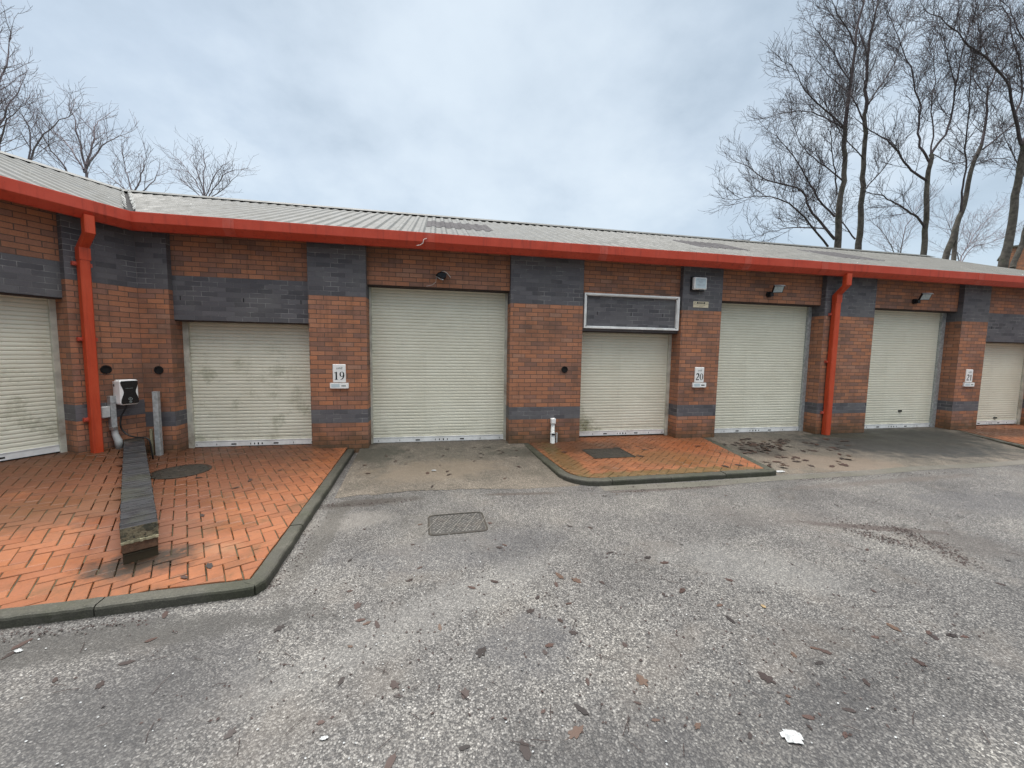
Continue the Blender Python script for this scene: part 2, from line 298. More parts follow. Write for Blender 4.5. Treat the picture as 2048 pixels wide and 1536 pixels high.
# ------------------------------------------------------------------ mesh helper
class MB:
    def __init__(s): s.v = []; s.f = []; s.m = []; s.uv = []; s.rnd = None
    def poly(s, pts, m=0, uv=None, rnd=None):
        pts = [Vector(q) for q in pts]
        b = len(s.v); s.v += pts; s.f.append(list(range(b, b + len(pts)))); s.m.append(m)
        if uv is None:
            n = Vector((0, 0, 0))
            for i in range(len(pts)):
                a, c_ = pts[i], pts[(i + 1) % len(pts)]; n += a.cross(c_)
            if n.length > 0: n.normalize()
            if abs(n.z) > 0.7: uv = [(q.x, q.y) for q in pts]
            else:
                t = Vector((-n.y, n.x, 0)); t.normalize()
                uv = [(q.dot(t), q.z) for q in pts]
        s.uv.append(uv)
        if s.rnd is not None: s.rnd.append(rnd if rnd is not None else 0.5)
    def box(s, x0, x1, y0, y1, z0, z1, m=0, skip=''):
        P = lambda i, j, k: ((x0, x1)[i], (y0, y1)[j], (z0, z1)[k])
        if 'f' not in skip: s.poly([P(0,0,0), P(1,0,0), P(1,0,1), P(0,0,1)], m)
        if 'b' not in skip: s.poly([P(1,1,0), P(0,1,0), P(0,1,1), P(1,1,1)], m)
        if 'l' not in skip: s.poly([P(0,1,0), P(0,0,0), P(0,0,1), P(0,1,1)], m)
        if 'r' not in skip: s.poly([P(1,0,0), P(1,1,0), P(1,1,1), P(1,0,1)], m)
        if 't' not in skip: s.poly([P(0,0,1), P(1,0,1), P(1,1,1), P(0,1,1)], m)
        if 'd' not in skip: s.poly([P(0,1,0), P(1,1,0), P(1,0,0), P(0,0,0)], m)
    def cbox(s, x0, x1, y0, y1, z0, z1, b, m=0):
        """box with its edges facing -y chamfered by b"""
        s.prism_xz([(x0 + b, z0), (x1 - b, z0), (x1, z0 + b), (x1, z1 - b), (x1 - b, z1), (x0 + b, z1), (x0, z1 - b), (x0, z0 + b)], y0, y1, m, b)
    def prism_xz(s, outline, y0, y1, m=0, bev=0.0):
        n = len(outline)
        cx = sum(q[0] for q in outline) / n; cz = sum(q[1] for q in outline) / n
        def inset(q):
            d = Vector((cx - q[0], cz - q[1]));  L = d.length
            d = d / L * min(bev * 1.4, L * 0.5) if L > 0 else d
            return (q[0] + d.x, q[1] + d.y)
        fr = [inset(q) for q in outline] if bev else outline
        yb = y0 + bev
        s.poly([(a, y0, c_) for a, c_ in fr], m)
        for i in range(n):
            j = (i + 1) % n
            if bev: s.poly([(outline[i][0], yb, outline[i][1]), (outline[j][0], yb, outline[j][1]), (fr[j][0], y0, fr[j][1]), (fr[i][0], y0, fr[i][1])], m)
            s.poly([(outline[i][0], y1, outline[i][1]), (outline[j][0], y1, outline[j][1]), (outline[j][0], yb, outline[j][1]), (outline[i][0], yb, outline[i][1])], m)
    def tube(s, pts, radii, n=6, m=0, cap=True):
        pts = [Vector(q) for q in pts]
        if not isinstance(radii, (list, tuple)): radii = [radii] * len(pts)
        rings = []; side = None
        for i, q in enumerate(pts):
            d = (pts[min(i + 1, len(pts) - 1)] - pts[max(i - 1, 0)])
            if d.length < 1e-9: d = Vector((0, 0, 1))
            d.normalize()
            if side is None:
                side = d.cross(Vector((0, 0, 1)) if abs(d.z) < 0.9 else Vector((1, 0, 0)))
            side = side - d * side.dot(d)
            if side.length < 1e-6: side = d.orthogonal()
            side.normalize(); o = d.cross(side)
            b = len(s.v)
            for k in range(n):
                a = 2 * math.pi * k / n
                s.v.append(q + (side * math.cos(a) + o * math.sin(a)) * radii[i])
            rings.append(b)
        for i in range(len(rings) - 1):
            for k in range(n):
                k2 = (k + 1) % n
                s.f.append([rings[i] + k, rings[i] + k2, rings[i + 1] + k2, rings[i + 1] + k]); s.m.append(m)
                s.uv.append([(0, 0)] * 4)
                if s.rnd is not None: s.rnd.append(0.5)
        if cap and n > 3:
            for b in (rings[0], rings[-1]):
                s.f.append([b + k for k in range(n)]); s.m.append(m); s.uv.append([(0, 0)] * n)
                if s.rnd is not None: s.rnd.append(0.5)
    def ring_lathe(s, c, prof, n=24, m=0):
        """prof: list of (radius, z) about vertical axis through c"""
        c = Vector(c)
        for i in range(len(prof) - 1):
            for k in range(n):
                a, b = 2 * math.pi * k / n, 2 * math.pi * (k + 1) / n
                q = lambda r_, z, t: c + Vector((r_ * math.cos(t), r_ * math.sin(t), z))
                (r0, z0), (r1, z1) = prof[i], prof[i + 1]
                if r1 < 1e-6: s.poly([q(r0, z0, a), q(r0, z0, b), q(0, z1, 0)], m)
                else: s.poly([q(r0, z0, a), q(r0, z0, b), q(r1, z1, b), q(r1, z1, a)], m)
    def build(s, name, mats, parent=None, smooth=False, merge=False):
        me = bpy.data.meshes.new(name)
        me.from_pydata([tuple(q) for q in s.v], [], s.f)
        for mm in (mats if isinstance(mats, (list, tuple)) else [mats]): me.materials.append(mm)
        me.polygons.foreach_set('material_index', s.m)
        if smooth: me.polygons.foreach_set('use_smooth', [True] * len(s.f))
        ul = me.uv_layers.new(name='UVMap')
        flat = [c_ for u in s.uv for q in u for c_ in q]
        ul.data.foreach_set('uv', flat)
        if s.rnd is not None:
            ca = me.color_attributes.new('rnd', 'FLOAT_COLOR', 'CORNER')
            fl = []
            for f, r0 in zip(s.f, s.rnd): fl += [r0, r0, r0, 1.0] * len(f)
            ca.data.foreach_set('color', fl)
        me.update()
        o = bpy.data.objects.new(name, me); COL.objects.link(o)
        if parent: o.parent = parent
        return o

def tag(o, label, cat, group=None):
    o['label'] = label; o['category'] = cat
    if group: o['group'] = group
    return o
def thing(name, label, cat, loc=(0, 0, 0), rz=0.0, group=None):
    o = bpy.data.objects.new(name, None); COL.objects.link(o)
    o.empty_display_size = 0.2; o.location = loc; o.rotation_euler = (0, 0, rz)
    return tag(o, label, cat, group)
def struct(o, kind='structure'):
    o['kind'] = kind; return o

# ------------------------------------------------------------------ world
TH = R(58.5)
CNR = Vector((-4.39, 0, 0))
wn = Vector((math.sin(TH), -math.cos(TH), 0))       # outward normal of the angled wing
wx = Vector((math.cos(TH), math.sin(TH), 0))        # its local x (to the right, towards the corner)

SUN_EL, SUN_AZ = R(64), R(-25)
w = bpy.data.worlds.new('World'); S.world = w; w.use_nodes = True
nt = w.node_tree; nt.nodes.clear()
class GW(G):
    def __init__(s, nt): s.nt = nt
g = GW(nt)
sky = g.n('TexSky', sky_type='NISHITA', sun_disc=False, sun_elevation=SUN_EL, sun_rotation=SUN_AZ)
bg1 = g.n('Background', {'Color': sky.outputs[0], 'Strength': 0.08})
d = g.n('TexCoord').outputs['Generated']
x, y, z = g.sep(d)
zz = g.math('MAXIMUM', z, 0.0)
den = g.math('ADD', zz, 0.35)
pl = g.n('CombineXYZ', {0: g.math('DIVIDE', x, den), 1: g.math('DIVIDE', y, den), 2: 0.0}).outputs[0]
n1 = g.noise(pl, 2.0, 7, 0.55)
n2 = g.noise(pl, 0.7, 3, 0.5)
cl = g.math('ADD', g.math('MULTIPLY', n1, 0.6), g.math('MULTIPLY', n2, 0.4))
cc = g.ramp(cl, [(0.38, (0.41, 0.495, 0.58)), (0.47, (0.5, 0.59, 0.685)), (0.54, (0.585, 0.675, 0.76)), (0.64, (0.72, 0.79, 0.85))])
lowt = g.step(zz, 0.42, 0.05)
cc = g.mix(g.math('MULTIPLY', lowt, 0.7), cc, (0.455, 0.57, 0.665))
gl = g.n('VectorMath', {0: d, 1: tuple(ray(1010, 215).normalized())}, operation='DOT_PRODUCT').outputs['Value']
gl = g.math('MULTIPLY', g.step(g.math('ADD', gl, g.math('MULTIPLY', g.math('SUBTRACT', n1, 0.5), 0.35)), 0.82, 1.02), 0.55)
cc = g.mix(gl, cc, (0.70, 0.78, 0.835))
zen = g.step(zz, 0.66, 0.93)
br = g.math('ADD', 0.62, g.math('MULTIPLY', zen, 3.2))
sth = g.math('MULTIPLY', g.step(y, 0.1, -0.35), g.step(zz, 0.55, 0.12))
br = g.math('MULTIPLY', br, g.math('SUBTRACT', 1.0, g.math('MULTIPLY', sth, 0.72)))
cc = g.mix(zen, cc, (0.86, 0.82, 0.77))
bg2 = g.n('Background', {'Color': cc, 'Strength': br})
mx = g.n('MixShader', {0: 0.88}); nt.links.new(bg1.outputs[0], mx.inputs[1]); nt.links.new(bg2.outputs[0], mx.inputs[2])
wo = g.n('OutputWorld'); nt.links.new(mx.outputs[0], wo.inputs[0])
sl = bpy.data.lights.new('sun', 'SUN'); sl.energy = 1.0; sl.angle = R(25); sl.color = (1, 0.965, 0.92)
so = bpy.data.objects.new('sun', sl); COL.objects.link(so)
sd = Vector((math.sin(SUN_AZ) * math.cos(SUN_EL), math.cos(SUN_AZ) * math.cos(SUN_EL), math.sin(SUN_EL)))
so.rotation_euler = sd.to_track_quat('Z', 'Y').to_euler()
S.view_settings.view_transform = 'Standard'; S.view_settings.look = 'None'
S.view_settings.exposure = 0.97; S.view_settings.gamma = 1.0
S.view_settings.use_curve_mapping = False

# ------------------------------------------------------------------ ground
mb = MB(); mb.poly([(-500, -500, -0.16), (500, -500, -0.16), (500, 500, -0.16), (-500, 500, -0.16)])
struct(mb.build('ground', MAT['grass']))
mb = MB(); mb.poly([(-40, -40, -0.07), (45, -40, -0.07), (45, 7.2, -0.07), (-40, 7.2, -0.07)])
struct(mb.build('asphalt_yard', MAT['asphalt']))

az = lambda y_: -0.066 * min(1.0, max(0.0, -y_ / 2.1))
def ragged(pts, i0, i1):
    out = []
    for i, q in enumerate(pts):
        out.append(q)
        if i0 <= i < i1:
            a, b = Vector((*q, 0)), Vector((*pts[i + 1], 0)); n = max(2, int((b - a).length / 0.045))
            for k in range(1, n):
                c_ = a.lerp(b, k / n); out.append((c_.x, c_.y + 0.045 * noise.noise(Vector((c_.x * 5, c_.y, 1))) + 0.03 * noise.noise(Vector((c_.x * 19, c_.y, 4)))))
    return out
def sheet(name, pts, mat_, zf):
    m_ = MB(); m_.poly([(a, b, zf(a, b)) for a, b in pts]); return struct(m_.build(name, mat_))
apron_z = lambda a, b: 0.0015 - 0.0702 * (-b / 2.1)
isl_curve = []
for k in range(9):
    t = math.pi + (math.pi / 2) * k / 8
    isl_curve.append((2.17 + 0.5 * math.cos(t), -1.7 + 0.5 * math.sin(t)))   # outer kerb edge, rounded corner
sheet('concrete_apron', ragged([(-1.30, 0.5), (-1.18, -2.1), (-0.31, -2.0), (0.6, -2.06), (1.55, -2.2), (1.8, -2.16)], 1, 4) + [(a + 0.06, b + 0.06) for a, b in reversed(isl_curve[:6])] + [(1.6, 0.5)], MAT['apron'], apron_z)
sheet('concrete_apron', ragged([(5.40, 0.5), (5.36, -0.1), (4.85, -2.06), (4.95, -2.22), (5.5, -2.42), (7.2, -2.2), (9.6, -2.26), (10.85, -2.15), (11.2, -1.6), (11.98, 0.0), (12.0, 0.5)], 3, 7), MAT['apron'], apron_z)
m_ = MB()
for i in range(100):
    xa, xb = 2.1 + i * 0.1, 2.1 + (i + 1) * 0.1
    yy = lambda q: -2.2 - 0.06 * math.sin(q * 0.5) - 0.02 * math.sin(q * 2.3)
    m_.poly([(xa, yy(xa) - 0.14 + 0.02 * noise.noise(Vector((xa * 4, 0, 7))), -0.0675), (xb, yy(xb) - 0.14 + 0.02 * noise.noise(Vector((xb * 4, 0, 7))), -0.0675), (xb, yy(xb) + 0.05, -0.0675), (xa, yy(xa) + 0.05, -0.0675)])
struct(m_.build('concrete_channel', MAT['channel']))

# kerbs
def kerb(path, width=0.125, inward=1, ztop=0.004, seg=0.9):
    """path = outer top edge, kerb body lies on the left (inward=1) of travel; units with open joints"""
    pts = [Vector((a, b, 0)) for a, b in path]
    cum = [0]
    for i in range(len(pts) - 1): cum.append(cum[-1] + (pts[i + 1] - pts[i]).length)
    def at(t):
        for i in range(len(pts) - 1):
            if t <= cum[i + 1] or i == len(pts) - 2:
                L = cum[i + 1] - cum[i]; return pts[i].lerp(pts[i + 1], (t - cum[i]) / L)
    def nrm(t):
        a = at(max(0, t - 0.04)); b = at(min(cum[-1], t + 0.04)); d_ = (b - a).normalized()
        return Vector((-d_.y, d_.x, 0)) * inward
    prof = [(0.0, -0.3), (0.0, ztop - 0.022), (0.006, ztop - 0.008), (0.02, ztop), (width - 0.008, ztop), (width, ztop - 0.006), (width, -0.3)]
    n_ = max(1, round(cum[-1] / seg)); m_ = MB(); g_ = 0.004
    for k in range(n_):
        t0, t1 = cum[-1] * k / n_ + g_, cum[-1] * (k + 1) / n_ - g_
        steps = max(2, int((t1 - t0) / 0.04) + 1); dz = rng.uniform(-0.004, 0.003)
        rows = []
        for i in range(steps + 1):
            t = t0 + (t1 - t0) * i / steps; q, n = at(t), nrm(t)
            wv = 0.005 * noise.noise(Vector((q.x * 5, q.y * 5, 3))) + 0.004 * noise.noise(Vector((q.x * 17, q.y * 17, 9)))
            rows.append([q + n * (a + (wv if 0 < j < 3 else 0)) + Vector((0, 0, b + (dz + wv if b > -0.2 else 0))) for j, (a, b) in enumerate(prof)])
        for i in range(steps):
            for j in range(len(prof) - 1):
                m_.poly([rows[i][j], rows[i + 1][j], rows[i + 1][j + 1], rows[i][j + 1]])
        m_.poly(rows[0]); m_.poly(list(reversed(rows[-1])))
    return struct(m_.build('kerb', MAT['kerb']))
kerb([(-1.37, 0.0), (-1.215, -3.86), (-1.255, -3.94)], 0.115, -1)
kerb([(-1.262, -3.945), (-2.66, -4.04), (-7.6, -4.36)], 0.11, -1)
kerb([(1.55, 0.0), (1.64, -1.3)] + isl_curve + [(4.80, -2.17), (4.90, -2.15)], 0.125, 1)
kerb([(4.91, -2.14), (5.44, -0.03)], 0.14, 1)
kerb([(11.98, 0.0), (11.16, -1.6), (10.6, -2.9)], 0.125, 1)

# herringbone clay paving, every paver a bevelled brick
def clip(poly, planes):
    for (nx, ny, d_) in planes:          # keep nx*x+ny*y <= d
        out = []
        for i in range(len(poly)):
            a, b = poly[i], poly[(i + 1) % len(poly)]
            da, db = nx * a[0] + ny * a[1] - d_, nx * b[0] + ny * b[1] - d_
            if da <= 0: out.append(a)
            if (da < 0 < db) or (db < 0 < da):
                t = da / (da - db); out.append((a[0] + (b[0] - a[0]) * t, a[1] + (b[1] - a[1]) * t))
        poly = out
        if len(poly) < 3: return []
    return poly
def halfplane(a, b):
    """keep the left side of a->b"""
    dx, dy = b[0] - a[0], b[1] - a[1]; L = math.hypot(dx, dy)
    nx, ny = dy / L, -dx / L
    return (nx, ny, nx * a[0] + ny * a[1])
def paving(name, corners, ang, zf, origin=(0, 0), holes=()):
    pl_ = [halfplane(corners[i], corners[(i + 1) % len(corners)]) for i in range(len(corners))]
    ca, sa = math.cos(ang), math.sin(ang); U = 0.1025
    loc = lambda u, v: (origin[0] + u * ca - v * sa, origin[1] + u * sa + v * ca)
    us = []; vs = []
    for a, b in corners:
        a -= origin[0]; b -= origin[1]; us.append((a * ca + b * sa) / U); vs.append((-a * sa + b * ca) / U)
    m_ = MB(); m_.rnd = []
    for i in range(int(min(us)) - 3, int(max(us)) + 3):
        for j in range(int(min(vs)) - 3, int(max(vs)) + 3):
            r4 = (i - j) % 4
            if r4 == 0: rect = (i, j, i + 2, j + 1)
            elif r4 == 3: rect = (i, j, i + 1, j + 2)
            else: continue
            gp = 0.0038
            u0, v0, u1, v1 = rect[0] * U + gp, rect[1] * U + gp, rect[2] * U - gp, rect[3] * U - gp
            jx, jy = rng.uniform(-0.0015, 0.0015), rng.uniform(-0.0015, 0.0015)
            P = [loc(a + jx, b + jy) for a, b in ((u0, v0), (u1, v0), (u1, v1), (u0, v1))]
            P = clip(P, pl_)
            if len(P) < 3: continue
            cx = sum(q[0] for q in P) / len(P); cy_ = sum(q[1] for q in P) / len(P)
            if any(h(cx, cy_) for h in holes): continue
            area = abs(sum(P[k][0] * P[(k + 1) % len(P)][1] - P[(k + 1) % len(P)][0] * P[k][1] for k in range(len(P)))) / 2
            if area < 2e-4: continue
            dz = rng.uniform(-0.0018, 0.0018); tx, ty = rng.uniform(-0.012, 0.012), rng.uniform(-0.012, 0.012)
            z_ = lambda q: zf(q[0], q[1]) + dz + (q[0] - cx) * tx + (q[1] - cy_) * ty
            I = []
            for q in P:
                dx, dy = cx - q[0], cy_ - q[1]; L = math.hypot(dx, dy) or 1
                k = min(0.0065, L * 0.4) / L; I.append((q[0] + dx * k, q[1] + dy * k))
            rv = rng.random()
            m_.poly([(q[0], q[1], z_(q)) for q in I], 0, None, rv)
            for k in range(len(P)):
                a, b = P[k], P[(k + 1) % len(P)]; ia, ib = I[k], I[(k + 1) % len(P)]
                m_.poly([(a[0], a[1], z_(a) - 0.004), (b[0], b[1], z_(b) - 0.004), (ib[0], ib[1], z_(ib)), (ia[0], ia[1], z_(ia))], 0, None, rv)
                m_.poly([(a[0], a[1], z_(a) - 0.02), (b[0], b[1], z_(b) - 0.02), (b[0], b[1], z_(b) - 0.004), (a[0], a[1], z_(a) - 0.004)], 0, None, rv)
    # bedding sand as a fine grid following the fall
    x0, x1 = min(c_[0] for c_ in corners), max(c_[0] for c_ in corners); y0, y1 = min(c_[1] for c_ in corners), max(c_[1] for c_ in corners)
    st = 0.25; xx = x0
    while xx < x1:
        yy = y0
        while yy < y1:
            P = clip([(xx, yy), (xx + st, yy), (xx + st, yy + st), (xx, yy + st)], pl_)
            if len(P) >= 3 and not any(h(xx + st / 2, yy + st / 2) for h in holes): 
                zs = [zf(*q) for q in P]; flat_ = max(zs) - min(zs) > 0.03 or abs((P[0][0] - DW0.x) * dwd.y - (P[0][1] - DW0.y) * dwd.x) < 0.45 and name == 'clay_paving' and P[0][0] < -1.5
                m_.poly([(q[0], q[1], (min(zs) if flat_ else z_) - (0.02 if flat_ else 0.0075)) for q, z_ in zip(P, zs)], 1, None, 0.5)
            yy += st
        xx += st
    return struct(m_.build(name, [MAT['paver'], MAT['joint_sand']]))

DW0, DW1 = Vector((-2.27, -3.435, 0)), Vector((-4.50, -0.09, 0))   # dwarf wall centre line
dwd = (DW1 - DW0).normalized()
def wing_dist(a, b): return (a - CNR.x) * wn.x + b * wn.y
def pave_z(a, b):
    s_ = (a - DW0.x) * dwd.y - (b - DW0.y) * dwd.x      # >0 right of the wall
    wd_ = max(0.0, wing_dist(a, b))
    zl = 0.205 * max(0.0, 1 - wd_ / 3.35)
    if s_ > 0: return 0.012 + 0.014 * max(0, min(1, (b + 1.2) / 1.2))
    k = min(1.0, -s_ / 0.05)
    return zl * k + 0.012 * (1 - k)
cw = Vector((CNR.x, 0.36, 0)) - wn * 0.36
def wing_pt(lx, ly): return (CNR.x + wx.x * lx - wn.x * ly, wx.y * lx - wn.y * ly)
crn = wing_pt(0.2, 0.36)
paving('clay_paving', [(-7.43, -4.25), (-2.66, -3.935), (-1.33, -3.845), (-1.485, 0.0), (-1.50, 0.38), (-4.39 + 0.02, 0.38), crn], R(119.25), pave_z)
paving('clay_paving', [(1.65, 0.38), (1.672, 0.0), (1.768, -1.3), (1.80, -1.7), (1.835, -1.84), (1.915, -1.965), (2.03, -2.045), (2.17, -2.075), (4.80, -2.045), (5.29, -0.05), (5.2, 0.38)], R(45), lambda a, b: 0.006 + 0.006 * max(0, b + 0.3))
paving('clay_paving', [(12.36, 0.5), (12.09, 0.0), (11.28, -1.6), (10.74, -2.9), (17.5, -3.0), (17.5, 0.5)], R(45), lambda a, b: 0.012)
kerb([(10.6, -2.9), (17.6, -3.1)], 0.125, 1)

# ------------------------------------------------------------------ buildings
def pillar(parent, x0, x1, bands, y0=0.0, y1=0.46, zb=-0.12, zt=3.5):
    """bands: list of (z, material index from there up)"""
    m_ = MB()
    for i, (z0, mi) in enumerate(bands):
        z1 = bands[i + 1][0] if i + 1 < len(bands) else zt
        m_.box(x0, x1, y0, y1, z0, z1, mi, skip='td' if 0 < i < len(bands) - 1 else ('t' if i == 0 else 'd'))
    return m_.build('brick_pillar', [MAT['red'], MAT['grey']], parent)
STD = [(-0.12, 0), (0.45, 1), (0.675, 0), (2.55, 1)]
WNG = [(-0.12, 0), (0.65, 1), (0.875, 0), (2.55, 1)]
def lintel(parent, x0, x1, small, base=0.0, slots=()):
    m_ = MB(); y0, y1 = 0.10, 0.315
    if small:
        m_.box(x0, x1, y0, y1, 2.1 + base, 2.775, 1, 't'); m_.box(x0, x1, y0, y1, 2.775, 3.5, 0, 'd')
        m_.box(x0, x1, y0 + 0.012, y1 - 0.01, 2.085 + base, 2.1 + base, 2, 't')  # dark strip puts the shade at the shutter top into its colour
        for sx in slots:
            m_.box(sx - 0.006, sx + 0.006, y0 - 0.0025, y0 + 0.02, 2.4 + 0.005, 2.47, 3)
    else:
        m_.box(x0, x1, y0, y1, 2.775, 3.5, 0); m_.box(x0, x1, y0 + 0.012, y1 - 0.01, 2.76, 2.775, 2, 't')  # same shade-coloured strip over the large doors
    return m_.build('lintel', [MAT['red'], MAT['grey'], MAT['soffit'], MAT['dark']], parent)
def shutter(parent, x0, x1, ztop, zb, mat_, rail, wl=0.05, wr=0.05, holes=(), lock=None):
    """curtain of 56 mm slats at y=.33; bottom bar and guide rails are its own pieces"""
    root_x = x0
    m_ = MB(); xa, xb = x0 + wl * 0.6, x1 - wr * 0.6; P_ = 0.056; z = zb + 0.1; Y = 0.335
    prof = [(0.012, 0.0), (0.001, 0.003), (-0.002, 0.014), (-0.0025, 0.03), (-0.001, 0.046), (0.004, 0.0515), (0.012, 0.0525)]
    rows = []
    while z < ztop + 0.2:
        for a, b in prof: rows.append((Y + a, z + b))
        z += P_
    ns = 6
    def pt(i, row):
        xx = xa + (xb - xa) * i / ns
        return (xx - root_x, row[0] + 0.002 * noise.noise(Vector((xx * 0.7, row[1] * 0.6, x0))), row[1])
    for i in range(ns):
        for k in range(len(rows) - 1):
            m_.poly([pt(i, rows[k]), pt(i + 1, rows[k]), pt(i + 1, rows[k + 1]), pt(i, rows[k + 1])])
    c_ = m_.build('roller_shutter', mat_, parent); c_.location.x = root_x
    b_ = MB(); L = xb - xa
    b_.box(xa - x0, xb - x0, Y - 0.012, Y + 0.02, zb + 0.012, zb + 0.108, 0)
    b_.box(xa - x0, xb - x0, Y - 0.02, Y + 0.028, zb, zb + 0.012, 2)
    b_.box(xa - x0, xb - x0, Y - 0.018, Y - 0.012, zb + 0.098, zb + 0.108, 0)
    for hx, hw, hh in holes:
        b_.box(hx - hw / 2, hx + hw / 2, Y - 0.0145, Y - 0.005, zb + 0.045 - hh / 2, zb + 0.045 + hh / 2, 1)
    b_.build('bottom_bar', [MAT['alu'], MAT['dark'], MAT['dark']], c_)
    for (a, b, mt) in ((0, wl, rail[0]), (x1 - x0 - wr, x1 - x0, rail[1])):
        if b - a < 0.005: continue
        r__ = MB(); r__.box(a, b, 0.285, 0.325, zb - 0.02, ztop + 0.1); r__.box(a + 0.006, b - 0.006, 0.325, 0.36, zb - 0.02, ztop + 0.1)
        r__.build('guide_rail', mt, c_)
    if lock:
        l_ = MB(); l_.cbox(lock[0] - 0.05, lock[0] + 0.05, Y - 0.02, Y, lock[1] - 0.018, lock[1] + 0.018, 0.006); l_.tube([(lock[0], Y - 0.04, lock[1]), (lock[0], Y, lock[1])], 0.016, 8)
        l_.build('lock', MAT['black'], c_)
    h_ = MB(); h_.box(x0, x1, 0.32, 0.75, ztop + 0.22, ztop + 0.6); h_.build('shutter_gap_shade', MAT['dark'], parent)  # near-black box added as the dark of the gap above the curtain
    return c_

main = thing('workshop_building', 'long low red and grey brick workshop row with cream roller shutters under a red gutter', 'building', (0, 0, 0))
PX = [(-4.39, -3.99), (-2.035, -1.143), (1.297, 2.662), (4.702, 5.579), (8.069, 9.389), (11.919, 12.733), (14.77, 15.9)]
for i, (a, b) in enumerate(PX): pillar(main, a, b, STD)
OP = [(PX[i][1], PX[i + 1][0]) for i in range(6)]
for i, (a, b) in enumerate(OP):
    small = i in (0, 2, 5)
    W_ = b - a
    lintel(main, a, b, small, 0.0, [a + W_ * 0.05, a + W_ * 0.5, a + W_ * 0.93] if i == 0 else ([a + W_ * 0.16, a + W_ * 0.5, a + W_ * 0.83] if small else ()))
hs = lambda W_, off=0.0: [(W_ * 0.33, 0.075, 0.022), (W_ * 0.66, 0.075, 0.022), (W_ * 0.49, 0.016, 0.03), (W_ * 0.52, 0.02, 0.034), (W_ * 0.55, 0.018, 0.026), (W_ * 0.46, 0.01, 0.03), (W_ * 0.05, 0.008, 0.03), (W_ * 0.95, 0.008, 0.03), (W_ * 0.8, 0.008, 0.03), (W_ * 0.2, 0.008, 0.03)]
mats_sh = [MAT['shut_dirty'], MAT['shut'], MAT['shut_green'], MAT['shut'], MAT['shut'], MAT['shut']]
rails = [(MAT['rail'], MAT['rail']), (MAT['rail'], MAT['rail']), (MAT['rail'], MAT['rail']), (MAT['rail'], MAT['galv']), (MAT['rail'], MAT['galv']), (MAT['rail'], MAT['rail'])]
wr = [(0.075, 0.02), (0.035, 0.045), (0.02, 0.055), (0.03, 0.085), (0.03, 0.115), (0.03, 0.06)]
for i, (a, b) in enumerate(OP):
    small = i in (0, 2, 5)
    shutter(main, a, b, 2.1 if small else 2.76, 0.022 if small else 0.004, mats_sh[i], rails[i], *wr[i], holes=hs(b - a), lock=((b - a) * 0.58, 0.42) if i == 4 else (((b - a) * 0.6, 0.2) if i == 5 else None))
m_ = MB()                                              # side, back and inner walls
m_.box(15.9, 16.115, 0.0, 7.3, -0.12, 3.5, 0); m_.box(-9.0, 16.115, 7.3, 7.5, -0.12, 3.5, 0)
for gp in [[(16.115, 0.0, 3.5), (16.115, 7.5, 3.5), (16.115, 3.5, 5.05)]]: m_.poly(gp, 0)
m_.box(-4.2, 15.9, 0.80, 0.9, -0.12, 3.5, 1)
m_.build('wall', [MAT['red'], MAT['dark']], main)

T_M, T_W = 0.404, 0.3705
EV = lambda yy, t: 3.575 + t * (yy + 0.3)
V1 = Vector((-4.222, -0.3, 0)); V2 = Vector((-6.753, 3.5, 0))
to_w = lambda P: Vector(((P - CNR).dot(wx), -(P - CNR).dot(wn), 0))
V1w, V2w = to_w(V1), to_w(V2)
RW = 3.84
def corrugate(m_, x0, x1, ys, ye, t, lift=0.0, mi=0, phase=0.0, period=0.19, h=0.022, eave=False):
    """trapezoidal sheet; ys/ye functions of x give where each line begins and ends"""
    br_ = [0.0, 0.08, 0.112, 0.158]
    k0 = math.floor((x0 - phase) / period) - 1; xs = []
    k = k0
    while True:
        for i, b in enumerate(br_):
            xx = phase + k * period + b
            if xx > x1 + 1e-6: break
            if xx >= x0 - 1e-6: xs.append((xx, 0.0 if i < 2 else h))
        if phase + k * period > x1: break
        k += 1
    for (xa, ha), (xb, hb) in zip(xs, xs[1:]):
        if xb - xa > 0.12: continue
        ya0, ya1, yb0, yb1 = ys(xa), ye(xa), ys(xb), ye(xb)
        if ya1 - ya0 < 0.02 and yb1 - yb0 < 0.02: continue
        if eave: m_.poly([(xa, ya0, EV(ya0, t) - 0.06), (xb, yb0, EV(yb0, t) - 0.06), (xb, yb0, EV(yb0, t) + hb + lift), (xa, ya0, EV(ya0, t) + ha + lift)], mi)
        nseg = 4
        for s_ in range(nseg):
            f0, f1 = s_ / nseg, (s_ + 1) / nseg
            A0, A1 = ya0 + (ya1 - ya0) * f0, ya0 + (ya1 - ya0) * f1
            B0, B1 = yb0 + (yb1 - yb0) * f0, yb0 + (yb1 - yb0) * f1
            wv = lambda xx, yy: 0.006 * noise.noise(Vector((xx * 0.8, yy * 0.8, 5)))
            m_.poly([(xa, A0, EV(A0, t) + ha + lift + wv(xa, A0)), (xb, B0, EV(B0, t) + hb + lift + wv(xb, B0)), (xb, B1, EV(B1, t) + hb + lift + wv(xb, B1)), (xa, A1, EV(A1, t) + ha + lift + wv(xa, A1))], mi)
def lerp_y(x_, a, b): return a[1] + (b[1] - a[1]) * (x_ - a[0]) / (b[0] - a[0])
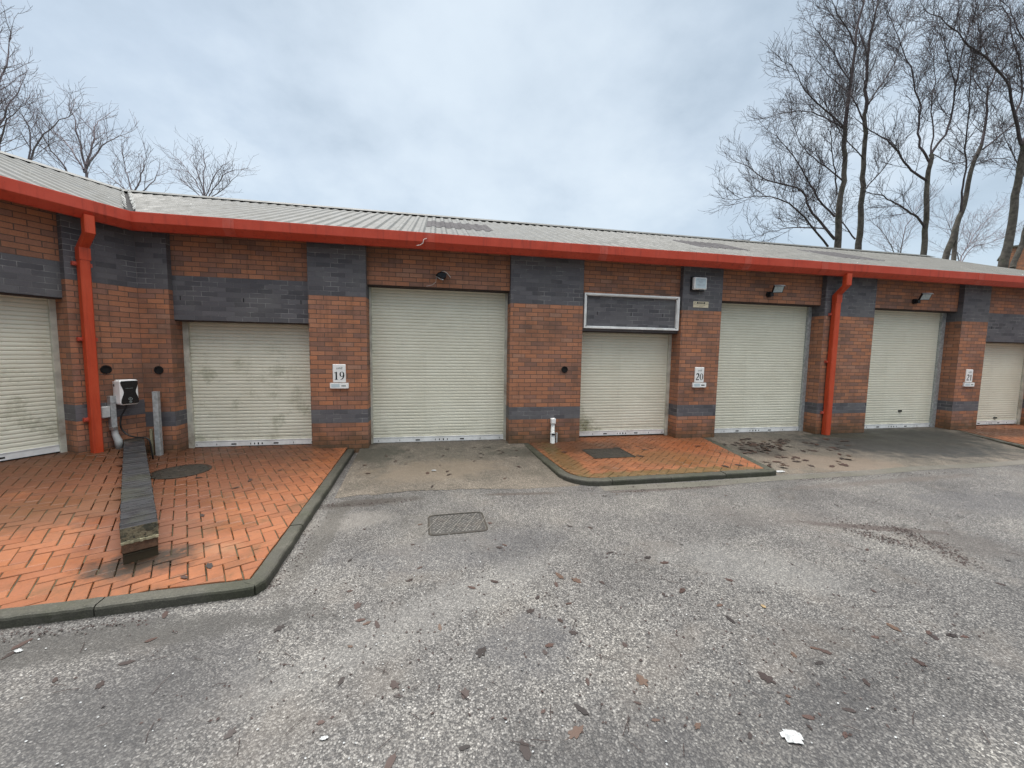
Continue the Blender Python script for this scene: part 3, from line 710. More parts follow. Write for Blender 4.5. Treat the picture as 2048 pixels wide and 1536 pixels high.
# main roof: lines start at the eave, or at the valley where x is left of the corner
gap = 0.07
m_ = MB()
ysm = lambda xx: -0.28 if xx > V1.x + gap else max(-0.28, lerp_y(xx - gap, (V1.x, V1.y), (V2.x, V2.y)))
corrugate(m_, -6.68, 16.2, ysm, lambda xx: 3.5, T_M, -0.034, eave=True)
m_.poly([(-9, 3.5, EV(3.5, T_M)), (16.2, 3.5, EV(3.5, T_M)), (16.2, 7.8, EV(-0.7, T_M)), (-9, 7.8, EV(-0.7, T_M))])
roof = m_.build('roof', MAT['roof'], main)
m_ = MB(); zr = EV(3.5, T_M) + 0.028
m_.poly([(-6.8, 3.30, zr - 0.100), (16.22, 3.30, zr - 0.100), (16.22, 3.5, zr + 0.0), (-6.8, 3.5, zr + 0.0)])
m_.poly([(-6.8, 3.30, zr - 0.110), (16.22, 3.30, zr - 0.110), (16.22, 3.30, zr - 0.100), (-6.8, 3.30, zr - 0.100)])
m_.poly([(-6.8, 3.5, zr + 0.0), (16.22, 3.5, zr + 0.0), (16.22, 3.75, zr - 0.09), (-6.8, 3.75, zr - 0.09)])
m_.build('ridge_cap', MAT['roof'], roof)
m_ = MB(); m_.poly([(-6.7, 3.42, zr - 0.09), (16.2, 3.42, zr - 0.09), (16.2, 3.42, zr - 0.045), (-6.7, 3.42, zr - 0.045)]); m_.build('ridge_gap_shade', MAT['dark'], roof)  # near-black plate stands for the dark seen in the ridge gaps
for (a, b, c0, c1) in [(-0.19, 1.15, 0.95, 2.2), (5.7, 7.05, 0.95, 2.1), (9.5, 10.9, 0.9, 2.2)]:
    m_ = MB(); corrugate(m_, a, b, lambda xx: c0, lambda xx: c1, T_M, -0.027); m_.build('rooflight', MAT['rooflight'], roof)
# valley lining
def valley(parent, A, B, t, side):
    d_ = (B - A).normalized(); n_ = Vector((-d_.y, d_.x, 0)) * side
    m_ = MB()
    for (o0, o1, lz, mi) in ((-0.02, 0.10, -0.045, 1),):
        m_.poly([A + n_ * o0 + Vector((0, 0, EV(A.y, t) + lz)), A + n_ * o1 + Vector((0, 0, EV(A.y, t) + lz + 0.01)), B + n_ * o1 + Vector((0, 0, EV(B.y, t) + lz + 0.01)), B + n_ * o0 + Vector((0, 0, EV(B.y, t) + lz))], mi)
    # ragged pale flashing lapped under the sheet ends
    n = 26
    for k in range(n):
        a, b = A.lerp(B, k / n), A.lerp(B, (k + 0.8) / n)
        wv = rng.uniform(-0.005, 0.02)
        pts = [a + n_ * 0.03, b + n_ * (0.03 + rng.uniform(-0.006, 0.01)), b + n_ * (0.06 + wv), a + n_ * (0.06 + wv)]
        zo = [0.02, 0.02, 0.052, 0.052]
        m_.poly([q + Vector((0, 0, EV(q.y, t) + z_)) for q, z_ in zip(pts, zo)], 0)
    return m_.build('valley_flashing', [MAT['flash'], MAT['dark']], parent)
valley(roof, V1, V2, T_M, -1)

def gutter(parent, x0, x1, miter0=None, joints=()):
    """boxed eave: vertical red face, lower face turned back under; miter0 = x shift per metre of y at the x0 (or x1) end"""
    prof = [(-0.02, 3.50), (-0.285, 3.572), (-0.30, 3.575), (-0.302, 3.568), (-0.302, 3.432), (-0.298, 3.424), (-0.222, 3.337), (-0.205, 3.335), (-0.12, 3.35), (-0.12, 3.50)]
    m_ = MB(); n_ = max(2, int((x1 - x0) / 0.5))
    sag = lambda xx: 0.004 * noise.noise(Vector((xx * 0.9, 1, 2)))
    for j in range(len(prof) - 1):
        (ya, za), (yb, zb) = prof[j], prof[j + 1]
        e = lambda yy, end: (miter0[1] * yy if (miter0 and miter0[0] == end) else 0.0)
        for i in range(n_):
            f0, f1 = i / n_, (i + 1) / n_
            X = lambda f, yy: (x0 + e(yy, 0)) * (1 - f) + (x1 + e(yy, 1)) * f
            m_.poly([(X(f0, ya), ya, za + sag(X(f0, ya))), (X(f0, yb), yb, zb + sag(X(f0, yb))), (X(f1, yb), yb, zb + sag(X(f1, yb))), (X(f1, ya), ya, za + sag(X(f1, ya)))])
    m_.poly([(x0, -0.02, 3.50), (x0, -0.3, 3.57), (x0, -0.3, 3.43), (x0, -0.21, 3.335)])
    gt = m_.build('gutter', MAT['gutter'], parent)
    for jx in joints:
        q = MB()
        q.box(jx - 0.075, jx + 0.075, -0.306, -0.29, 3.43, 3.574, 0)
        q.poly([(jx - 0.075, -0.302, 3.426), (jx + 0.075, -0.302, 3.426), (jx + 0.075, -0.226, 3.335), (jx - 0.075, -0.226, 3.335)][::-1])
        for sx in (-0.045, 0.045):
            for sz in (3.47, 3.54): q.tube([(jx + sx, -0.309, sz), (jx + sx, -0.300, sz)], 0.006, 6)
        q.build('gutter_joint', MAT['joint'], gt)
    return gt
mit = math.tan((math.pi / 2) - (math.pi - TH) / 2)
gutter(main, -4.39, 16.2, (0, -mit), [-3.0, -0.1, 2.9, 5.85, 7.63, 11.82])
m_ = MB(); m_.poly([(-4.39, -0.15, 3.5), (16.1, -0.15, 3.5), (16.1, 0.5, 3.5), (-4.39, 0.5, 3.5)]); m_.build('soffit', MAT['soffit'], main)
def downpipe(parent, xc, zb, wd=0.14):
    m_ = MB(); a, b = xc - wd / 2, xc + wd / 2
    c = 0.012
    def seg(o0, z0, o1, z1):
        """rectangular pipe section between two heights; o = y of its front face, depth .11"""
        dp = 0.095
        P = lambda x_, y_, z_: (x_, y_, z_)
        F0 = [(a + c, o0), (b - c, o0), (b, o0 + c), (b, o0 + dp), (a, o0 + dp), (a, o0 + c)]
        F1 = [(a + c, o1), (b - c, o1), (b, o1 + c), (b, o1 + dp), (a, o1 + dp), (a, o1 + c)]
        for i in range(6):
            j = (i + 1) % 6
            m_.poly([(F0[i][0], F0[i][1], z0), (F0[j][0], F0[j][1], z0), (F1[j][0], F1[j][1], z1), (F1[i][0], F1[i][1], z1)])
        m_.poly([(q[0], q[1], z0) for q in F0][::-1]); m_.poly([(q[0], q[1], z1) for q in F1])
    seg(-0.30, 3.15, -0.30, 3.38); seg(-0.12, 2.98, -0.30, 3.15); seg(-0.12, zb, -0.12, 2.98)
    d_ = m_.build('downpipe', MAT['pipe'], parent)
    for (o, z0) in ((-0.124, 2.82),):
        q = MB(); q.box(a - 0.004, b + 0.004, o, -0.02, z0, z0 + 0.16, 0); q.build('pipe_collar', MAT['pipe'], d_)
    for z0 in (2.55, 1.55, 0.45):
        q = MB(); q.box(a - 0.045, b + 0.045, -0.045, -0.001, zb + z0, zb + z0 + 0.05)
        q.tube([(a - 0.025, -0.055, zb + z0 + 0.025), (a - 0.025, -0.045, zb + z0 + 0.025)], 0.014, 8)
        q.build('pipe_bracket', MAT['joint'], d_)
    return d_
downpipe(main, 8.272, 0.0, 0.13)
def vent(parent, x_, z_):
    m_ = MB(); n = 16
    for k in range(n):
        a, b = 2 * math.pi * k / n, 2 * math.pi * (k + 1) / n
        q = lambda r_, y_, t: (x_ + r_ * math.cos(t), y_, z_ + r_ * math.sin(t))
        m_.poly([q(0.062, -0.012, a), q(0.062, -0.012, b), q(0.062, 0.0, b), q(0.062, 0.0, a)])
        m_.poly([q(0.046, -0.014, a), q(0.046, -0.014, b), q(0.062, -0.012, b), q(0.062, -0.012, a)])
        m_.poly([q(0, -0.004, a), q(0.046, -0.004, a), q(0.046, -0.004, b)])
        m_.poly([q(0.046, -0.014, a), q(0.046, -0.014, b), q(0.046, -0.004, b), q(0.046, -0.004, a)])
    m_.build('vent_hole', MAT['dark'], parent)
vent(main, 2.334, 1.372); vent(main, -4.174, 1.324)

wing = thing('workshop_building', 'angled brick wing at the left corner with a grubby cream shutter', 'building', CNR, TH)
pillar(wing, -0.755, 0.0, WNG); pillar(wing, -4.1, -2.79, WNG)
lintel(wing, -2.79, -0.755, True, 0.205)
shutter(wing, -2.79, -0.755, 2.305, 0.21, MAT['shut_dirty'], (MAT['rail'], MAT['rail']), 0.04, 0.06, holes=[(1.45, 0.1, 0.022), (0.6, 0.1, 0.022), (1.0, 0.02, 0.03)])
lintel(wing, -6.54, -4.1, False)
shutter(wing, -6.54, -4.1, 2.76, 0.21, MAT['shut'], (MAT['rail'], MAT['rail']), 0.04, 0.05, holes=hs(2.44))
pillar(wing, -8.0, -6.54, WNG)
m_ = MB(); m_.box(-8.2, -8.0, 0.0, 7.6, -0.12, 3.5, 0); m_.box(-8.2, 3.0, 7.6, 7.8, -0.12, 3.5, 0); m_.box(-8.0, -0.2, 0.80, 0.9, -0.12, 3.5, 1)
m_.build('wall', [MAT['red'], MAT['dark']], wing)
m_ = MB()
ysw = lambda xx: -0.28 if xx < V1w.x - gap else max(-0.28, lerp_y(xx + gap, (V1w.x, V1w.y), (V2w.x, V2w.y)))
corrugate(m_, -8.3, V2w.x - 0.07, ysw, lambda xx: RW, T_W, -0.034, eave=True)
m_.poly([(-8.3, RW, EV(RW, T_W)), (2.6, RW, EV(RW, T_W)), (2.6, 8.0, EV(-0.3, T_W)), (-8.3, 8.0, EV(-0.3, T_W))])
roofw = m_.build('roof', MAT['roof'], wing)
m_ = MB(); zr = EV(RW, T_W) + 0.028
m_.poly([(-8.3, RW - 0.2, zr - 0.100), (V2w.x, RW - 0.2, zr - 0.100), (V2w.x, RW, zr), (-8.3, RW, zr)])
m_.poly([(-8.3, RW, zr), (V2w.x, RW, zr), (V2w.x, RW + 0.25, zr - 0.08), (-8.3, RW + 0.25, zr - 0.08)])
m_.build('ridge_cap', MAT['roof'], roofw)
m_ = MB(); m_.poly([(-8.3, RW - 0.08, zr - 0.09), (V2w.x, RW - 0.08, zr - 0.09), (V2w.x, RW - 0.08, zr - 0.045), (-8.3, RW - 0.08, zr - 0.045)]); m_.build('ridge_gap_shade', MAT['dark'], roofw)  # same on the wing: shade of the ridge gaps as a near-black plate
valley(roofw, V1w, V2w, T_W, 1)
gutter(wing, -8.3, 0.0, (1, mit), [-2.2, -5.0])
m_ = MB(); m_.poly([(-8.2, -0.15, 3.5), (0, -0.15, 3.5), (0, 0.5, 3.5), (-8.2, 0.5, 3.5)]); m_.build('soffit', MAT['soffit'], wing)
downpipe(wing, -0.595, 0.19, 0.105)
vent(wing, -0.416, 1.345)

# ------------------------------------------------------------------ lettering
def text_mesh(s_, size, shear=0.0, bold=0.0):
    cu = bpy.data.curves.new('txt', 'FONT'); cu.body = s_; cu.size = size; cu.shear = shear; cu.align_x = 'CENTER'; cu.align_y = 'CENTER'; cu.offset = bold
    o = bpy.data.objects.new('txt', cu); COL.objects.link(o)
    dg = bpy.context.evaluated_depsgraph_get(); me = bpy.data.meshes.new_from_object(o.evaluated_get(dg))
    out = ([v.co.copy() for v in me.vertices], [list(p_.vertices) for p_ in me.polygons])
    bpy.data.objects.remove(o); bpy.data.curves.remove(cu); bpy.data.meshes.remove(me)
    return out
def add_text(m_, s_, size, cx, cz, y, mi=0, shear=0.0, bold=0.0):
    v, f = text_mesh(s_, size, shear, bold); b = len(m_.v)
    m_.v += [Vector((cx + q.x, y, cz + q.y)) for q in v]
    for q in f: m_.f.append([b + i for i in q]); m_.m.append(mi); m_.uv.append([(0, 0)] * len(q))
def stroke(m_, pts, widths, ang, y, mi=0):
    """flat pen stroke in the xz plane, nib width varies along it"""
    L, Rr = [], []
    for i, q in enumerate(pts):
        a, b = pts[max(0, i - 1)], pts[min(len(pts) - 1, i + 1)]
        d_ = Vector((b[0] - a[0], b[1] - a[1])).normalized(); n_ = Vector((-d_.y, d_.x)) * widths[i] / 2
        L.append((q[0] + n_.x, y, q[1] + n_.y)); Rr.append((q[0] - n_.x, y, q[1] - n_.y))
    for i in range(len(pts) - 1): m_.poly([L[i], Rr[i], Rr[i + 1], L[i + 1]], mi)
def digit(m_, ch, cx, zb, w_, h_, y):
    """old-style bold serif figures"""
    X = lambda u: cx + (u - 0.5) * w_
    Z = lambda v: zb + v * h_
    if ch == '1':
        m_.poly([(X(0.36), y, Z(0.04)), (X(0.64), y, Z(0.04)), (X(0.64), y, Z(1)), (X(0.36), y, Z(0.94))])
        m_.poly([(X(0.12), y, Z(0)), (X(0.88), y, Z(0)), (X(0.66), y, Z(0.045)), (X(0.34), y, Z(0.045))])
        m_.poly([(X(0.36), y, Z(0.94)), (X(0.10), y, Z(0.86)), (X(0.10), y, Z(0.83)), (X(0.36), y, Z(0.84))])
    elif ch == '0':
        n = 28
        for k in range(n):
            a, b = 2 * math.pi * k / n, 2 * math.pi * (k + 1) / n
            o = lambda t: (X(0.5 + 0.47 * math.cos(t)), y, Z(0.5 + 0.5 * math.sin(t)))
            i_ = lambda t: (X(0.5 + 0.22 * math.cos(t)), y, Z(0.5 + 0.455 * math.sin(t)))
            m_.poly([o(a), o(b), i_(b), i_(a)])
    elif ch == '2':
        P_, W_ = [], []
        for k in range(13):
            t = math.pi * 0.93 - (math.pi * 1.13) * k / 12
            P_.append((X(0.48 + 0.33 * math.cos(t)), Z(0.71 + 0.25 * math.sin(t)))); W_.append(w_ * (0.09 + 0.2 * max(0, math.sin((k / 12) * math.pi * 0.85)) ** 1.5 * (0.5 + 0.5 * k / 12) * 1.6))
        for k in range(1, 7):
            f = k / 6; P_.append((X(0.79 - 0.67 * f ** 0.9), Z(0.60 - 0.52 * f))); W_.append(w_ * (0.27 - 0.17 * f))
        stroke(m_, P_, W_, 0, y)
        m_.poly([(X(0.06), y, Z(0.0)), (X(0.88), y, Z(0.0)), (X(0.96), y, Z(0.22)), (X(0.90), y, Z(0.22)), (X(0.84), y, Z(0.15)), (X(0.14), y, Z(0.13))])
    elif ch == '9':
        n = 26
        for k in range(n):
            a, b = 2 * math.pi * k / n, 2 * math.pi * (k + 1) / n
            o = lambda t: (X(0.47 + 0.44 * math.cos(t)), y, Z(0.68 + 0.32 * math.sin(t)))
            i_ = lambda t: (X(0.47 + 0.20 * math.cos(t)), y, Z(0.69 + 0.275 * math.sin(t)))
            m_.poly([o(a), o(b), i_(b), i_(a)])
        P_ = [(X(0.79), Z(0.70)), (X(0.80), Z(0.52)), (X(0.74), Z(0.34)), (X(0.60), Z(0.17)), (X(0.38), Z(0.05)), (X(0.14), Z(0.0))]
        stroke(m_, P_, [w_ * q for q in (0.25, 0.26, 0.24, 0.18, 0.10, 0.05)], 0, y - 0.0004)

def unit_sign(num, x0, x1, label):
    t = thing('unit_sign', label, 'sign', ((x0 + x1) / 2, 0, 1.135))
    W_ = (x1 - x0); h_ = 0.30
    m_ = MB(); m_.cbox(-W_ / 2, W_ / 2, -0.014, 0.0, 0.0, h_, 0.008); m_.build('plate', MAT['white'], t)
    m_ = MB(); add_text(m_, 'unit', 0.062, 0.0, h_ * 0.79, -0.0155, 0, 0.35, 0.0008); m_.build('word', MAT['print'], t)
    m_ = MB()
    for k, ch in enumerate(num): digit(m_, ch, -0.045 + 0.09 * k, 0.042, 0.085, 0.135, -0.0155)
    m_.build('number', MAT['black'], t)
def letter_plate(x0, x1, label, tabcol):
    t = thing('letter_plate', label, 'name plate', ((x0 + x1) / 2, 0, 1.032)); W_ = x1 - x0
    m_ = MB(); m_.cbox(-W_ / 2, W_ / 2, -0.03, 0.0, 0.0, 0.092, 0.006); m_.build('plate', MAT['white'], t)
    m_ = MB(); m_.box(W_ * 0.12, W_ * 0.36, -0.0312, -0.029, 0.034, 0.056); m_.build('printed_bar', tabcol, t)
    m_ = MB(); m_.box(-W_ * 0.42, W_ * 0.02, -0.0308, -0.029, 0.02, 0.074); m_.build('label_panel', MAT['alarm'], t)
unit_sign('19', -1.686, -1.483, 'white wall plate reading unit 19 on the brick pillar left of the widest shutter')
unit_sign('20', 5.052, 5.258, 'white wall plate reading unit 20 on the pillar below the alarm box')
unit_sign('21', 12.214, 12.424, 'white wall plate reading unit 21 on the pillar near the right edge')
letter_plate(-1.73, -1.439, 'small white name strip mounted under the plate for unit 19', MAT['print'])
letter_plate(5.006, 5.31, 'small white name strip with a black bar under the unit 20 plate on the pillar', MAT['black'])
letter_plate(12.163, 12.484, 'smallest looking white name strip near the right edge, below number 21', MAT['print'])

t = thing('alarm_box', 'square pale blue alarm box high on the grey pillar above unit 20', 'alarm box', (5.015, 0, 2.94))
m_ = MB(); m_.box(-0.16, 0.13, -0.035, 0.0, -0.02, 0.25); m_.build('back_plate', MAT['black'], t)
m_ = MB(); m_.cbox(-0.14, 0.14, -0.095, -0.03, 0.0, 0.235, 0.016); m_.build('cover', MAT['white'], t)
m_ = MB(); m_.box(-0.112, 0.112, -0.0968, -0.09, 0.024, 0.212); m_.build('face_panel', MAT['alarm'], t)
m_ = MB(); add_text(m_, 'SECURITY', 0.044, 0, 0.185, -0.0985, 0, 0, 0.001)
for zz_, hw in ((0.150, 0.05), (0.128, 0.032), (0.09, 0.09), (0.07, 0.08)): m_.box(-hw, hw, -0.0985, -0.0967, zz_ - 0.005, zz_ + 0.004)
m_.build('lettering', MAT['print2'], t)
m_ = MB(); m_.box(-0.02, 0.09, -0.085, -0.04, -0.022, 0.0); m_.build('strobe_base', MAT['black'], t)

t = thing('warning_sign', 'cream warning plate with a black DANGER bar under the alarm box', 'sign', (5.107, 0, 2.607))
m_ = MB(); m_.cbox(-0.168, 0.168, -0.008, 0.0, 0.0, 0.118, 0.004); m_.build('plate', MAT['cream'], t)
m_ = MB(); m_.box(-0.092, 0.092, -0.0092, -0.007, 0.072, 0.108); m_.build('black_bar', MAT['black'], t)
m_ = MB(); add_text(m_, 'DANGER', 0.034, 0, 0.09, -0.0105, 0, 0, 0.0006); m_.build('heading', MAT['cream'], t)
m_ = MB(); add_text(m_, 'ANTI-INTRUDER', 0.026, 0, 0.05, -0.0095); add_text(m_, 'DEVICES', 0.024, 0, 0.02, -0.0095)
for sx in (-0.13, 0.13):
    for (a, b) in (((sx - 0.026, 0.062), (sx + 0.026, 0.062)), ((sx + 0.026, 0.062), (sx, 0.105)), ((sx, 0.105), (sx - 0.026, 0.062))): stroke(m_, [a, b], [0.005, 0.005], 0, -0.0095)
m_.build('lettering', MAT['creamink'], t)

t = thing('sign_frame', 'empty white aluminium sign frame fixed over the small shutter between units 19 and 20', 'sign frame', (3.69, 0.1, 2.15))
def bar(m_, a, b, c_, d_, y0, y1, mi=0): m_.box(a, b, y0, y1, c_, d_, mi)
W2, H2 = 0.985, 0.652
for nm, (a, b, c_, d_) in {'top_rail': (-W2, W2, H2 - 0.03, H2), 'bottom_rail': (-W2, W2, 0, 0.03), 'left_stile': (-W2, -W2 + 0.03, 0.0302, H2 - 0.0302), 'right_stile': (W2 - 0.03, W2, 0.0302, H2 - 0.0302)}.items():
    m_ = MB(); bar(m_, a, b, c_, d_, -0.06, -0.003)
    if nm.endswith('rail'):
        ins = (c_ - 0.014, c_) if nm == 'top_rail' else (d_, d_ + 0.014)
        bar(m_, a + 0.06, b - 0.06, ins[0], ins[1], -0.045, -0.003)
    else:
        ins = (b, b + 0.02) if nm == 'left_stile' else (a - 0.02, a)
        bar(m_, ins[0], ins[1], c_ + 0.02, d_ - 0.02, -0.045, -0.003)
    m_.build(nm.split('_')[0] + '_frame_bar', MAT['alu'], t)

def floodlight(x_, z_, label, kind):
    t = thing('floodlight', label, 'floodlight', (x_, 0.1, z_))
    if kind == 'dead':
        m_ = MB(); m_.tube([(0.0, 0, 0.03), (0.0, -0.03, 0.03)], 0.045, 12); m_.box(-0.012, 0.012, -0.05, 0.0, 0.03, 0.085); m_.build('bracket', MAT['black'], t)
        m_ = MB()
        m_.prism_xz([(-0.10, 0.0), (0.02, -0.07), (0.075, -0.03), (0.085, 0.05), (0.0, 0.065), (-0.06, 0.05)], -0.11, -0.03, 0, 0.012); m_.build('housing', MAT['gloss'], t)
        m_ = MB(); m_.tube([(-0.095, -0.075, -0.012), (-0.02, -0.1, -0.06), (0.03, -0.1, -0.07)], 0.006, 6); m_.build('rim', MAT['galv'], t)
        m_ = MB(); m_.tube([(0.0, -0.05, 0.075), (0.04, -0.11, 0.074), (0.09, -0.11, 0.045), (0.15, -0.1, -0.02)], 0.005, 6); m_.tube([(-0.09, -0.03, -0.02), (-0.1, -0.012, -0.1), (-0.16, -0.006, -0.15), (-0.26, -0.004, -0.175)], 0.003, 5)
        m_.build('loose_wire', MAT['wire'], t)
    else:
        m_ = MB(); m_.tube([(0, 0, 0), (0, -0.04, 0), (0, -0.041, 0)], [0.06, 0.06, 0.05], 14); m_.box(-0.035, 0.035, -0.1, -0.03, -0.045, 0.03); m_.build('junction_box', MAT['black'], t)
        m_ = MB(); m_.tube([(0, -0.06, 0.02), (0.03, -0.12, 0.07)], 0.014, 8); m_.build('arm', MAT['black'], t)
        # head tilted towards the ground and turned to the camera side
        ax = Vector((0.93, -0.36, 0)).normalized(); nrm_ = Vector((-0.25, -0.80, -0.5)).normalized(); up_ = nrm_.cross(ax).normalized()
        if up_.z < 0: up_ = -up_
        c_ = Vector((0.07, -0.17, 0.085))
        def slab(d0, d1, hw, hh, mt, nm):
            q = MB(); A = [c_ + ax * (a * hw) + up_ * (b * hh) + nrm_ * d1 for a, b in ((-1, -1), (1, -1), (1, 1), (-1, 1))]; B = [c_ + ax * (a * hw) + up_ * (b * hh) + nrm_ * d0 for a, b in ((-1, -1), (1, -1), (1, 1), (-1, 1))]
            q.poly(A); q.poly(B[::-1])
            for i in range(4): q.poly([B[i], B[(i + 1) % 4], A[(i + 1) % 4], A[i]])
            q.build(nm, mt, t)
        slab(-0.035, 0.0, 0.095, 0.075, MAT['black'], 'housing'); slab(0.0, 0.004, 0.082, 0.062, MAT['glass'], 'lens')
        q = MB(); A = [c_ + ax * a + up_ * 0.078 + nrm_ * b for a, b in ((-0.095, -0.03), (0.095, -0.03), (0.095, 0.035), (-0.095, 0.035))]; q.poly(A); q.poly([v_ + up_ * 0.004 for v_ in A]); q.build('visor', MAT['galv'], t)
floodlight(0.09, 2.965, 'broken black floodlight with loose white wire above the widest shutter', 'dead')
floodlight(6.74, 2.945, 'black floodlight with pale square lens on the lintel between alarm box and right downpipe', 'ok')
floodlight(10.60, 2.955, 'black floodlight on the red lintel between right downpipe and unit 21', 'ok')

# white standpipe at the foot of the wide pillar
t = thing('standpipe', 'short white plastic standpipe with square cap against the pillar beside the small island', 'pipe', (2.12, -0.05, 0))
m_ = MB(); m_.tube([(0, 0, 0.0), (0, 0, 0.19)], 0.045, 14); m_.tube([(0, -0.006, 0.185), (0, -0.006, 0.2)], [0.049, 0.044], 14); m_.build('socket', MAT['greypl'], t, True)
m_ = MB(); m_.tube([(0, 0.008, 0.16), (0, 0.008, 0.37)], 0.036, 14); m_.build('pipe', MAT['offwhite'], t, True)
m_ = MB(); m_.cbox(-0.042, 0.042, -0.044, 0.04, 0.37, 0.47, 0.008); m_.build('cap', MAT['white'], t)
m_ = MB(); m_.box(-0.03, 0.03, -0.054, -0.04, 0.165, 0.192); m_.build('slot', MAT['dark'], t)
m_ = MB(); m_.tube([(0.085, 0.02, 0.0), (0.085, 0.02, 0.19)], [0.014, 0.017], 8); m_.build('side_tube', MAT['greypl'], t)
t = thing('wire_offcut', 'frayed white wire hanging over the red gutter above the widest shutter', 'wire', (-0.2, -0.31, 3.44))
m_ = MB(); m_.tube([(0.05, 0.0, 0.04), (0.0, -0.012, 0.02), (-0.01, -0.016, -0.04), (-0.05, -0.012, -0.07), (-0.11, 0.0, -0.08)], 0.005, 6); m_.build('strand', MAT['wire'], t)

# ------------------------------------------------------------------ charging point and its conduit, on the wing wall (wing-local placing)
def on_wing(lx, ly, z): return CNR + wx * lx - wn * ly + Vector((0, 0, z))
t = thing('charging_point', 'black and white vehicle charging point on the wall in the left corner', 'charger', on_wing(-0.26, 0, 0.845), TH)
m_ = MB(); m_.cbox(-0.095, 0.075, -0.055, 0.0, 0.005, 0.325, 0.006); m_.build('back_plate', MAT['white'], t)
m_ = MB(); m_.tube([(-0.0975, -0.03, 0.27), (-0.094, -0.03, 0.27)], 0.02, 10); m_.build('button', MAT['black'], t)
m_ = MB(); m_.box(-0.0965, -0.09, -0.045, -0.012, 0.07, 0.12); m_.build('label_patch', MAT['print2'], t)
m_ = MB()
def rrect(w0, w1, z0, z1, r_, n=5):
    o = []
    for (cx, cz, a0) in ((w1 - r_, z0 + r_, -90), (w1 - r_, z1 - r_, 0), (w0 + r_, z1 - r_, 90), (w0 + r_, z0 + r_, 180)):
        for k in range(n + 1):
            a = R(a0 + 90 * k / n); o.append((cx + r_ * math.cos(a), cz + r_ * math.sin(a)))
    return o
m_.prism_xz(rrect(-0.105, 0.105, -0.01, 0.352, 0.03), -0.2, -0.06, 0, 0.02); m_.build('housing', MAT['white'], t)
m_ = MB(); o = []
for k in range(21):
    f = k / 20; zz_ = 0.006 + 0.33 * f; hw = 0.099 - 0.03 * math.exp(-((f - 0.52) / 0.23) ** 2) - (0.012 if k in (0, 20) else 0); o.append((hw, zz_))
pts = o + [(-a, b) for a, b in reversed(o)]
m_.prism_xz(pts, -0.2045, -0.19, 0, 0.002); m_.build('front_panel', MAT['gloss'], t)
m_ = MB()
dm = [(0.0, 0.05), (0.026, 0.075), (0.0, 0.10), (-0.026, 0.075), (0.0, 0.05)]
for a, b in zip(dm, dm[1:]): stroke(m_, [a, b], [0.006, 0.006], 0, -0.2062)
stroke(m_, [(-0.004, 0.065), (-0.004, 0.085)], [0.008, 0.008], 0, -0.2062)
for zz_, hw in ((0.036, 0.018), (0.024, 0.013)): m_.box(-hw, hw, -0.2062, -0.204, zz_ - 0.003, zz_ + 0.003)
m_.build('emblem', MAT['print'], t)
m_ = MB(); m_.box(-0.05, 0.035, -0.2058, -0.204, 0.228, 0.231); m_.build('status_strip', MAT['print'], t)
t = thing('conduit', 'pale grey conduit with elbow and junction box between left downpipe and charging point', 'conduit', on_wing(-0.40, 0, 0.19), TH)
m_ = MB(); m_.box(-0.03, 0.03, -0.08, 0.0, 0.30, 0.68); m_.box(-0.03, 0.05, -0.085, 0.0, 0.68, 0.775); m_.build('trunking', MAT['galv'], t)
m_ = MB(); m_.cbox(-0.125, -0.03, -0.075, 0.0, 0.475, 0.635, 0.008); m_.build('junction_box', MAT['greypl'], t)
m_ = MB(); m_.tube([(0.005, -0.05, 0.33), (0.01, -0.055, 0.22), (0.03, -0.075, 0.13), (0.04, -0.08, 0.0)], [0.036, 0.038, 0.044, 0.044], 12); m_.build('lower_pipe', MAT['greypl'], t, True)
m_ = MB(); m_.tube([(0.0, -0.05, 0.33), (0.0, -0.05, 0.29)], 0.045, 12); m_.build('pipe_collar', MAT['offwhite'], t, True)
cbl = MB()
cpts = [on_wing(-0.27, -0.12, 0.85), on_wing(-0.29, -0.13, 0.78), on_wing(-0.325, -0.10, 0.68), on_wing(-0.34, -0.09, 0.55), on_wing(-0.32, -0.09, 0.46), on_wing(-0.29, -0.15, 0.39), on_wing(-0.25, -0.24, 0.36), on_wing(-0.20, -0.34, 0.35), on_wing(-0.17, -0.40, 0.32), on_wing(-0.16, -0.42, 0.22), on_wing(-0.15, -0.43, 0.03)]
def smooth_path(P, n=4):
    out = []
    for i in range(len(P) - 1):
        p0, p1, p2, p3 = P[max(0, i - 1)], P[i], P[i + 1], P[min(len(P) - 1, i + 2)]
        for k in range(n):
            t_ = k / n; out.append(0.5 * ((2 * p1) + (p2 - p0) * t_ + (2 * p0 - 5 * p1 + 4 * p2 - p3) * t_ ** 2 + (3 * p1 - p0 - 3 * p2 + p3) * t_ ** 3))
    out.append(P[-1]); return out
cbl.tube(smooth_path(cpts), 0.011, 8)
tag(cbl.build('charging_cable', MAT['cable'], None, True), 'black charging cable looping down from the charging point to the low wall', 'cable')

